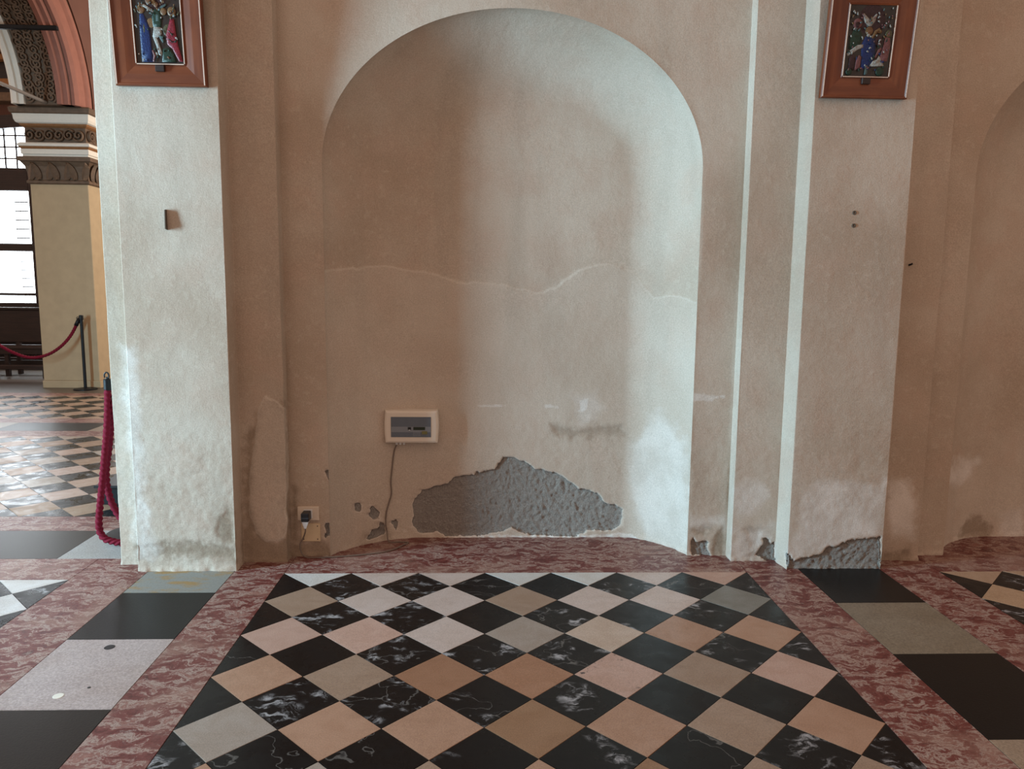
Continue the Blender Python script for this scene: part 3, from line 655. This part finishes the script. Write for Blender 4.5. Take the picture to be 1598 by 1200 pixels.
cbox('print_band', (-0.108, 0.106, -0.0480, -0.0470, 0.062, 0.092), 0.0002, 'pale_grey_face', fp)
cbox('display', (0.012, 0.076, -0.0492, -0.0470, 0.074, 0.091), 0.0006, 'dark_display', fp)
cbox('button', (-0.018, 0.000, -0.0500, -0.0470, 0.075, 0.090), 0.001, 'black_plastic', fp)
cbox('indicator', (-0.013, -0.005, -0.0505, -0.0495, 0.072, 0.076), 0.0004, 'white_plastic', fp)
cbox('keypad', (0.058, 0.088, -0.0490, -0.0470, 0.050, 0.068), 0.0006, 'key_yellow', fp)
for k in range(3): cbox('keypad_row', (0.010, 0.050, -0.0488, -0.0470, 0.041+0.009*k, 0.045+0.009*k), 0.0003, 'pale_grey_face', fp)
for k in range(3):
    o = lathe('cable_gland', [(0.004, -0.014), (0.0065, -0.012), (0.0065, -0.004), (0.0085, -0.003), (0.0085, 0.002)], 'white_plastic', root, 14, (-0.083+0.020*k, -0.018, 0.0))
def on_niche(x, y, off=0.004):
    Y = YB
    for k in range(8):
        X, Z = wl(x, y, Y-off); q = min(1, max(0, (X+0.81)/0.46)); Y = Y1+(YB-Y1)*0.5*(math.sqrt(1-(1-q)**2)+math.sin(math.pi/2*q))
    return (X, Y-off, Z)
def on_floor(x, y, z=0.004):
    X, Y = fl(x, y, z); return (X, Y, z)
pl = Vector((-0.924, Y1-0.052, 0.168))
cab = [(-0.488, YB-0.054, 0.548)]+[on_niche(x, y, 0.010) for x, y in ((615,705),(612,730),(610,752),(611,770),(607,785),(603,800),(602,818),(604,830))]+[(-0.530, 4.000, 0.012)]+[on_floor(x, y) for x, y in ((622,845.5),(637,846.5),(628,851),(615,857),(595,862),(560,866),(520,869),(492,870),(478,869.5))]+[(-0.955, Y1-0.020, 0.03), (-0.962, Y1-0.018, 0.07), (-0.945, Y1-0.020, 0.105), (-0.927, Y1-0.046, 0.145), (-0.9235, Y1-0.052, 0.1675)]
tag(tube('power_cable', catmull(cab, 8), 0.0036, 'grey_cable', None, 8), 'thin grey cable running down the niche wall and along the floor to the plug', 'cable')
sk = empty('wall_socket', (-0.918, Y1-0.001, 0.198), 'cream wall socket plate with black adapter plugged in, left of the niche', 'socket')
cbox('plate', (-0.055, 0.055, -0.009, 0.006, 0, 0.073), 0.002, 'socket_plastic', sk)
cbox('socket_module', (-0.022, 0.022, -0.0115, -0.008, 0.013, 0.060), 0.001, 'white_plastic', sk)
for k in (-1, 0, 1): lathe('socket_hole', [(0.003, -0.001), (0.003, 0.001)], 'black_plastic', sk, 10, (0.012, -0.0117, 0.036+0.013*k)).rotation_euler = (math.pi/2, 0, 0)
ad = empty('plug_adapter', (-0.920, Y1-0.012, 0.165), 'black plug adapter with white lower end in the wall socket', 'plug')
cbox('adapter_body', (-0.022, 0.018, -0.058, 0.0, 0.042, 0.088), 0.004, 'black_plastic', ad)
Vt = [(-0.020, -0.052, 0.043), (0.015, -0.052, 0.043), (0.015, -0.026, 0.043), (-0.020, -0.026, 0.043), (-0.008, -0.046, 0.004), (0.001, -0.046, 0.004), (0.001, -0.034, 0.004), (-0.008, -0.034, 0.004)]
fix(mk('adapter_cone', Vt, [(0, 1, 2, 3), (4, 7, 6, 5), (0, 4, 5, 1), (1, 5, 6, 2), (2, 6, 7, 3), (3, 7, 4, 0)], 'white_plastic', ad))
cbox('adapter_seam', (-0.0225, 0.0185, -0.0585, -0.057, 0.062, 0.0635), 0.0003, 'grey_face', ad)
cv = empty('cover_plate', (-0.908, Y1-0.001, 0.083), 'blank yellowed square cover plate below the wall socket', 'cover plate')
cbox('plate', (-0.049, 0.049, -0.007, 0.006, 0, 0.097), 0.003, 'cover_plastic', cv)
for x, z in ((-0.036, 0.084), (0.036, 0.084), (0.036, 0.014), (-0.036, 0.014)):
    lathe('screw', [(0.003, 0), (0.003, 0.0012), (0.0015, 0.0016)], 'dark_steel', cv, 10, (x, -0.007, z)).rotation_euler = (math.pi/2, 0, 0)
# small things on the pilasters
tb = [(-1.492, Y3+0.01, 1.755), (-1.492, Y3+0.01, 1.660), (-1.488, Y3-0.030, 1.664), (-1.490, Y3-0.022, 1.752)]
V = [(x-0.002, y, z) for x, y, z in tb]+[(x+0.002, y, z) for x, y, z in tb]
tag(fix(mk('metal_tab', V, [(0, 1, 2, 3), (7, 6, 5, 4)]+[(i, 4+i, 4+(i+1) % 4, (i+1) % 4) for i in range(4)], 'rusty_iron')), 'small thin tab sticking out of the left pilaster below its picture', 'bracket')
for (x, y, Y, lab) in ((1333, 332, Y3, 'upper of two small dark plugs in the right pilaster'), (1332, 352, Y3, 'lower of two small dark plugs in the right pilaster')):
    X, Z = wl(x, y, Y); V, F = [], []
    o = lathe('wall_plug', [(0.010, -0.004), (0.010, 0.002), (0.007, 0.004), (0.003, 0.002)], 'rusty_iron', None, 12, (X, Y-0.001, Z)); o.rotation_euler = (math.pi/2, 0, 0); tag(o, lab, 'wall plug')
for (x, y, Y, lab) in ((1419, 413, Y2, 'small dark nail in the recess right of the right pilaster'), (1252, 180, Y2, 'tiny dark nail beside the bright edge left of the right pilaster')):
    X, Z = wl(x, y, Y)
    tag(tube('nail', [(X-0.004, Y+0.01, Z-0.004), (X, Y-0.012, Z), (X+0.008, Y-0.016, Z+0.005)], 0.0045, 'black_metal', None, 8), lab, 'nail')

# ------------------------------------------------------------------ unseen left wall and window, added to house the side daylight
lw = mk('wall_left_added', *box(-6.7, -6.3, -3.0, 1.15, 0, 6.0), 'old_plaster'); tag(lw, 'added plaster wall out of view, around the side daylight', 'wall', kind='structure')
mk('wall_segment', *box(-6.7, -6.3, 2.15, 4.6, 0, 6.0), 'old_plaster', lw)
mk('wall_segment', *box(-6.7, -6.3, 1.15, 2.15, 3.2, 6.0), 'old_plaster', lw)
mk('wall_segment', *box(-6.7, -6.3, 1.15, 2.15, 0, 0.3), 'old_plaster', lw)
w2 = empty('window_added', (-6.5, 1.65, 0.3), 'added window out of view, holding the side daylight', 'window'); w2['kind'] = 'structure'
for y in (-0.48, 0.44): cbox('frame_post', (-0.04, 0.04, y, y+0.04, 0, 2.9), 0.004, 'dark_wood', w2)
for z in (0, 1.4, 2.86): cbox('frame_rail', (-0.04, 0.04, -0.44, 0.44, z, z+0.04), 0.004, 'dark_wood', w2)
for z0, z1 in ((0.04, 1.4), (1.44, 2.86)): mk('window_pane', *box(-0.01, 0.0, -0.44, 0.44, z0, z1), 'window_daylight', w2)

# ------------------------------------------------------------------ rope barrier
def stanchion(loc, h, label, hook_dir=1):
    r = empty('rope_stanchion', loc, label, 'stanchion', 'rope barrier posts')
    lathe('base', [(0.145, 0.0), (0.145, 0.012), (0.135, 0.018), (0.05, 0.024), (0.03, 0.03)], 'black_metal', r, 40)
    lathe('post', [(0.020, 0.02), (0.020, h-0.06)], 'black_metal', r, 20)
    lathe('top_cap', [(0.022, h-0.065), (0.027, h-0.06), (0.027, h-0.012), (0.024, h)], 'black_metal', r, 20)
    tube('hook_ring', [(hook_dir*-0.026-0.018*hook_dir*(1-math.cos(a)), 0, h-0.04+0.016*math.sin(a)) for a in np.linspace(0, 6.0, 16)], 0.004, 'dark_steel', r, 8)
    return r
stanchion((-5.385, 10.14, 0), 1.00, 'black rope barrier post standing in front of the tan pier')
fr = []
for x, y, Y in ((121.5,502,10.14),(112,521,10.1),(100,536,10.05),(85,548,10.0),(70,555,9.95),(55,558,9.9),(40,557,9.85),(25,552,9.8),(10,545,9.75),(-10,533,9.7),(-30,519,9.65)):
    X, Z = wl(x, y, Y); fr.append((X, Y, Z))
rp = empty('barrier_rope', fr[0], 'red rope swagging from the far black post past the tan pier', 'rope')
bpy.context.view_layer.update()
def reparent(o, p): o.parent = p; o.matrix_parent_inverse = Matrix.Translation(p.location).inverted()
cm = catmull(fr, 24)
reparent(tube('rope_strand', cm, 0.022, 'red_rope', None, 12, 3, 60.0, 0.42), rp)
d0 = (Vector(fr[1])-Vector(fr[0])).normalized()
reparent(tube('end_cap', [Vector(fr[0])-d0*0.05, Vector(fr[0])+d0*0.06], 0.026, 'black_metal', None, 14), rp)
# near post is tucked behind the wall end; only its base and rope show
PX, PY = -1.99, 4.15
stanchion((PX, PY, 0), 0.98, 'black rope barrier post half hidden behind the left end of the wall')
def nr(x, y, Y):
    X, Z = wl(x, y, Y); return (X, Y, max(Z, 0.024))
ns = [nr(168,606,4.03), nr(168,640,4.02), nr(166,680,4.01), nr(163,715,4.0), nr(160,750,3.99), nr(156.5,785,3.98), nr(154.5,812,3.97), nr(156,829,3.965), nr(163,840,3.955), nr(174,844.5,3.95), nr(188,847,3.945), nr(202,846,3.945)]
ns2 = [nr(202,846,3.945), (-1.90, 3.98, 0.045), (-1.89, 4.03, 0.06), nr(196,816,4.05), nr(184,802,4.06), nr(174,783,4.06), nr(167,757,4.06), nr(166,733,4.07), nr(170,700,4.07), nr(173,670,4.06), nr(175,650,4.05), nr(179,625,4.04), (PX-0.03, PY, 0.93)]
rp2 = empty('barrier_rope', (ns[0][0], ns[0][1], 0), 'thick twisted crimson rope hanging in a loop beside the left end of the wall', 'rope')
reparent(tube('rope_strand', catmull(ns+ns2[1:], 16), 0.0195, 'red_rope', None, 18, 3, 72.0, 0.48), rp2)
c = Vector(ns[0])
reparent(lathe('end_cap', [(0.018, -0.03), (0.0195, -0.025), (0.0195, 0.026), (0.016, 0.032)], 'black_metal', None, 20, (c.x, c.y, c.z+0.02)), rp2)
reparent(tube('snap_hook', [(c.x+0.012*math.sin(a)-0.002, c.y, c.z+0.068+0.018*math.cos(a)) for a in np.linspace(-2.2, 3.2, 18)], 0.0042, 'dark_steel', None, 8), rp2)
reparent(tube('hook_shank', [(c.x, c.y, c.z+0.045), (c.x, c.y, c.z+0.062)], 0.006, 'dark_steel', None, 8), rp2)
# low black box behind the rope
bxr = empty('metal_box', (-2.20, 4.86, 0), 'low black metal box with overhanging lid behind the crimson rope', 'box')
cbox('body', (-0.26, 0.20, -0.12, 0.22, 0.0, 0.115), 0.004, 'black_metal', bxr)
cbox('lid', (-0.295, 0.22, -0.145, 0.25, 0.115, 0.132), 0.004, 'dark_steel', bxr)

# ------------------------------------------------------------------ the nave seen past the wall end
pier = empty('pier', (-5.645, 10.70, 0), 'tan plastered square pier with carved capital and white cornice in the nave', 'pier')
PX0, PX1, PY0, PY1 = -0.375, 0.375, -0.40, 0.40
cbox('shaft', (PX0, PX1, PY0, PY1, 0.10, 2.73), 0.006, 'pier_plaster', pier)
cbox('plinth', (PX0-0.012, PX1+0.012, PY0-0.012, PY1+0.012, 0.0, 0.10), 0.004, 'pier_plaster', pier)
def band(par, name, prof, mat, ex=0.0):
    """square moulding: prof = (projection, z)"""
    V = []; F = []
    for p, z in prof: V += [(PX0-p, PY0-p, z), (PX1+p, PY0-p, z), (PX1+p, PY1+p, z), (PX0-p, PY1+p, z)]
    for r in range(len(prof)-1): F += [(r*4+i, r*4+(i+1) % 4, r*4+4+(i+1) % 4, r*4+4+i) for i in range(4)]
    F += [(3, 2, 1, 0), tuple(len(V)-4+i for i in range(4))]
    return fix(mk(name, V, F, mat, par))
cap = band(pier, 'capital', [(0.005, 2.71), (0.028, 2.725), (0.028, 2.75), (0.012, 2.77), (0.018, 2.86), (0.035, 2.94), (0.070, 2.99), (0.095, 3.0), (0.095, 3.05), (0.06, 3.06)], 'carved_brown')
band(pier, 'white_band', [(0.03, 3.055), (0.045, 3.06), (0.045, 3.085), (0.06, 3.09), (0.06, 3.15), (0.05, 3.16)], 'white_stone')
band(pier, 'ochre_band', [(0.055, 3.155), (0.07, 3.17), (0.075, 3.185)], 'ochre_stone')
band(pier, 'white_band', [(0.070, 3.183), (0.085, 3.19), (0.085, 3.215), (0.06, 3.235)], 'white_stone')
fz = band(pier, 'frieze', [(0.015, 3.23), (0.015, 3.435)], 'carved_brown')
band(pier, 'ochre_band', [(0.02, 3.43), (0.05, 3.45), (0.06, 3.475)], 'ochre_stone')
band(pier, 'white_band', [(0.06, 3.473), (0.085, 3.485), (0.10, 3.52), (0.105, 3.575), (0.11, 3.59)], 'white_stone')
band(pier, 'cornice', [(0.11, 3.588), (0.13, 3.60), (0.14, 3.655), (0.12, 3.675)], 'carved_brown')
def leaf_mesh():
    V = []; F = []; n = 7
    for i in range(n+1):
        t = i/n; w = 0.045*math.sin(math.pi*min(1, t*0.9+0.12))**0.7; z = 0.19*t-0.05*max(0, t-0.75)*4*(t-0.75)*4*0.25; y = -0.012-0.05*t*t
        V += [(-w, y+0.012, z), (0, y-0.010, z), (w, y+0.012, z)]
    for i in range(n): F += [(3*i, 3*i+1, 3*i+4, 3*i+3), (3*i+1, 3*i+2, 3*i+5, 3*i+4)]
    m_ = bpy.data.meshes.new('leaf'); m_.from_pydata(V, [], F); m_.materials.append(MATS['carved_brown']); m_.update(); return m_
LM = leaf_mesh()
def scroll_mesh(n=26, r=0.062, w=0.011):
    pts = [(r*(1-t*0.86)*math.cos(2*math.pi*1.6*t+0.5), -0.010, r*(1-t*0.86)*math.sin(2*math.pi*1.6*t+0.5)) for t in np.linspace(0, 1, n)]
    o = tube('scroll', pts, w, 'carved_brown', None, 6); m_ = o.data; bpy.data.objects.remove(o); return m_
SM = scroll_mesh()
def link(name, me, par, loc, rot=(0, 0, 0), sc=(1, 1, 1)):
    o = bpy.data.objects.new(name, me); COL.objects.link(o); o.parent = par; o.location = loc; o.rotation_euler = rot; o.scale = sc; return o
for k in range(7): link('leaf', LM, cap, (PX0+0.03+k*0.115, PY0-0.030, 2.765), (0, 0.30*(-1)**k, 0), (1.15, 1.3, 1.25))
for k in range(6): link('leaf', LM, cap, (PX1+0.030, PY0+0.06+k*0.13, 2.765), (0, 0, math.pi/2), (1.15, 1.3, 1.25))
for k in range(6): link('scroll', SM, fz, (PX0+0.065+k*0.124, PY0-0.024, 3.333), (0, math.pi*(k % 2), 0), (1.15, 2.0, 1.25))
for k in range(6): link('scroll', SM, fz, (PX1+0.024, PY0+0.065+k*0.13, 3.333), (math.pi*(k % 2), 0, math.pi/2), (1.15, 2.0, 1.25))

# arch springing from the pier toward the camera
AYC, AZ, AR0 = 8.62, 3.675, 1.46
def arc_solid(name, prof, mat, par, a0=0.0, a1=math.pi, n=40):
    """sweep a section (x, radius) round the arch axis"""
    V = []; F = []; m_ = len(prof)
    for i in range(n+1):
        a = a0+(a1-a0)*i/n
        V += [(x, AYC+r*math.cos(a), AZ+r*math.sin(a)) for x, r in prof]
    for i in range(n): F += [(i*m_+k, i*m_+(k+1) % m_, (i+1)*m_+(k+1) % m_, (i+1)*m_+k) for k in range(m_)]
    F += [tuple(range(m_)), tuple(n*m_+k for k in range(m_))[::-1]]
    return fix(mk(name, V, F, mat, par))
ar = empty('nave_arch', (0, 0, 0), 'round arch with carved underside and pink moulding rising from the tan pier', 'arch')
arc_solid('vault_ring', [(-6.02, AR0), (-5.30, AR0), (-5.30, AR0+0.5), (-6.02, AR0+0.5)], 'carved_brown', ar)
arc_solid('pink_moulding', [(-5.46, AR0+0.02), (-5.46, AR0-0.05), (-5.40, AR0-0.055), (-5.38, AR0-0.03), (-5.33, AR0-0.03), (-5.31, AR0), (-5.26, AR0), (-5.23, AR0+0.05), (-5.23, AR0+0.20), (-5.20, AR0+0.24), (-5.20, AR0+0.30), (-5.28, AR0+0.32)], 'pink_stone', ar)
arc_solid('white_moulding', [(-6.04, AR0+0.10), (-6.04, AR0-0.03), (-6.0, AR0-0.06), (-5.95, AR0-0.06), (-5.94, AR0-0.03), (-5.88, AR0-0.03), (-5.87, AR0+0.02)], 'white_stone', ar)
rr = random.Random(3)
for k in range(26):
    for q in range(3):
        a = 0.06+k*0.055; x = -5.80+q*0.14+rr.uniform(-0.02, 0.02)
        o = link('scroll', SM, ar, (x, AYC+(AR0-0.012)*math.cos(a), AZ+(AR0-0.012)*math.sin(a)), (math.pi/2-a+math.pi, 0, 0), (1.05*(-1)**q, 1.8, 1.05))
        o.rotation_euler = (a-math.pi/2+math.pi/2, rr.uniform(-.4, .4), 0)
        z = Vector((0, -math.cos(a), -math.sin(a))); xx = Vector((1, 0, 0)); yy = -z; zz = xx.cross(yy)
        o.matrix_local = Matrix.Translation(o.location) @ Matrix((xx, yy, zz)).transposed().to_4x4() @ Matrix.Rotation(rr.uniform(0, 6.28), 4, 'Y') @ Matrix.Scale(1.1, 4)
# spandrel wall over the arch
V = []; F = []; n = 40
for i in range(n+1):
    a = math.pi*i/n; c_, s_ = math.cos(a), math.sin(a); r = AR0+0.5
    t = min(3.4/abs(c_) if abs(c_) > 1e-6 else 1e9, 3.6/s_ if s_ > 1e-6 else 1e9)
    for x in (-5.28, -6.0): V += [(x, AYC+r*c_, AZ+r*s_), (x, AYC+t*c_, AZ+t*s_)]
for i in range(n): b = i*4; F += [(b, b+1, b+5, b+4), (b+2, b+6, b+7, b+3), (b, b+4, b+6, b+2), (b+1, b+3, b+7, b+5)]
sw = mk('wall_nave', V, F, 'brown_plaster'); tag(sw, 'dark reddish plaster wall above the nave arch', 'wall', kind='structure')
# tie rods
tag(cbox('tie_rod', (-9.5, -5.12, 9.50, 9.55, 4.405, 4.455), 0.006, 'black_metal'), 'black iron tie rod crossing high in front of the pink arch', 'tie rod')
X0, Z0 = -5.62, 3.70
tag(tube('tie_rod', [(X0, 10.35, Z0), (X0, 6.6, Z0)], 0.022, 'grey_rod', None, 10), 'pale grey tie rod rising leftward from the pier cornice', 'tie rod')
# far wall with the tall window in a dark wooden frame
FY = 14.0
fw = tag(mk('wall_far', *box(-14, -2.0, FY+0.25, FY+0.55, 0, 7.2), 'brown_plaster'), 'dark far wall of the nave around the bright window', 'wall', kind='structure')
for z0, z1, d, mt in ((4.60, 4.75, 0.30, 'carved_brown'), (4.75, 4.86, 0.20, 'dark_wood'), (4.86, 4.97, 0.34, 'ochre_stone'), (4.97, 5.28, 0.22, 'dark_wood'), (5.28, 5.38, 0.38, 'ochre_stone'), (5.38, 5.62, 0.45, 'carved_brown'), (5.62, 5.72, 0.50, 'dark_wood')):
    cbox('cornice_moulding', (-13, -3, FY+0.26-d, FY+0.27, z0, z1), 0.01, mt, fw)
win = empty('window_1', (-9.1, FY, 0), 'bright tall window with dark wooden frame and arched top beyond the pier', 'window'); win['kind'] = 'structure'
WX0, WX1 = -1.2, 0.88
for a, b in ((WX0-0.25, WX0), (WX1, WX1+0.26)): cbox('frame_post', (a, b, -0.02, 0.20, 0, 3.45), 0.01, 'dark_wood', win)
for z0, z1 in ((3.06, 3.46), (1.99, 2.13), (1.19, 1.24), (0.35, 1.06)): cbox('frame_rail', (WX0, WX1, 0.0, 0.18, z0, z1), 0.01, 'dark_wood', win)
for z0, z1 in ((2.13, 3.06), (1.24, 1.99), (1.06, 1.19)): mk('window_pane', *box(WX0, WX1, 0.10, 0.12, z0, z1), 'window_daylight', win)
for z0, z1 in ((3.06, 3.46), (1.99, 2.13), (1.19, 1.24), (0.35, 1.06)): cbox('frame_rail', (WX1+0.26, 3.60, 0.0, 0.18, z0, z1), 0.01, 'dark_wood', win)
for z0, z1 in ((2.13, 3.06), (1.24, 1.99), (1.06, 1.19)): mk('window_pane', *box(WX1+0.26, 3.60, 0.10, 0.12, z0, z1), 'window_daylight', win)
cbox('frame_post', (3.60, 3.86, -0.02, 0.20, 0, 3.45), 0.01, 'dark_wood', win)
acx, arx, arz = 1.35, 2.5, 0.72
V = [(acx+arx*math.cos(a), y, 3.46+arz*math.sin(a)) for y in (0.10, 0.12) for a in np.linspace(math.pi, 0, 33)]
fix(mk('window_pane', V, [tuple(range(33)), tuple(range(33, 66))[::-1]]+[(i, 33+i, 33+(i+1) % 33, (i+1) % 33) for i in range(33)], 'window_daylight', win))
V = []; F = []
for a in np.linspace(math.pi, 0, 33):
    for r_, y in ((1.0, -0.02), (1.12, -0.02), (1.12, 0.2), (1.0, 0.2)): V.append((acx+arx*r_*math.cos(a), y, 3.46+arz*(r_+(r_-1)*1.6)*math.sin(a)))
for i in range(32): F += [(i*4+k, i*4+(k+1) % 4, i*4+4+(k+1) % 4, i*4+4+k) for k in range(4)]
fix(mk('arched_frame', V, F, 'dark_wood', win))
for k in range(12): cbox('glazing_bar', (-1.15+k*0.20, -1.122+k*0.20, 0.08, 0.10, 3.46, 3.46+arz*math.sqrt(max(0, 1-((-1.15+k*0.20-acx)/arx)**2))), 0.002, 'lead_bar', win)
for k in range(3): cbox('glazing_bar', (acx-arx*math.sqrt(1-((0.20*k+0.16)/arz)**2), acx+1.5, 0.08, 0.10, 3.62+0.20*k, 3.646+0.20*k), 0.002, 'lead_bar', win)
for k in range(5): cbox('glazing_bar', (0.56, 0.80, 0.08, 0.10, 2.22+0.16*k, 2.240+0.16*k), 0.002, 'lead_bar', win)
for k in range(4): cbox('glazing_bar', (0.60, 0.80, 0.08, 0.10, 1.34+0.15*k, 1.360+0.15*k), 0.002, 'lead_bar', win)
# pews
def pew(loc, label, h=1.0):
    r = empty('church_pew', loc, label, 'pew', 'pews below the far window')
    cbox('backrest', (-1.6, 0.9, 0.16, 0.20, 0.50, h), 0.006, 'dark_wood', r); cbox('top_rail', (-1.6, 0.9, 0.13, 0.23, h, h+0.04), 0.006, 'dark_wood', r)
    cbox('seat', (-1.6, 0.9, -0.22, 0.20, 0.42, 0.46), 0.006, 'dark_wood', r); cbox('seat_apron', (-1.6, 0.9, -0.20, -0.17, 0.34, 0.42), 0.004, 'dark_wood', r)
    cbox('kneeler', (-1.6, 0.9, -0.50, -0.34, 0.14, 0.20), 0.006, 'dark_wood', r); cbox('foot_board', (-1.6, 0.9, 0.10, 0.14, 0.12, 0.22), 0.004, 'dark_wood', r)
    for x in (-1.5, -0.7, 0.1, 0.8):
        cbox('leg', (x-0.03, x+0.03, -0.18, -0.12, 0, 0.42), 0.004, 'dark_wood', r); cbox('leg', (x-0.03, x+0.03, 0.12, 0.18, 0, 0.50), 0.004, 'dark_wood', r)
        cbox('kneeler_leg', (x-0.02, x+0.02, -0.45, -0.39, 0, 0.14), 0.004, 'dark_wood', r)
pew((-7.4, 11.75, 0), 'dark wooden pew nearest the camera below the bright window')
pew((-7.7, 12.95, 0), 'dark wooden pew against the far window frame, behind the nearer pew', 0.92)
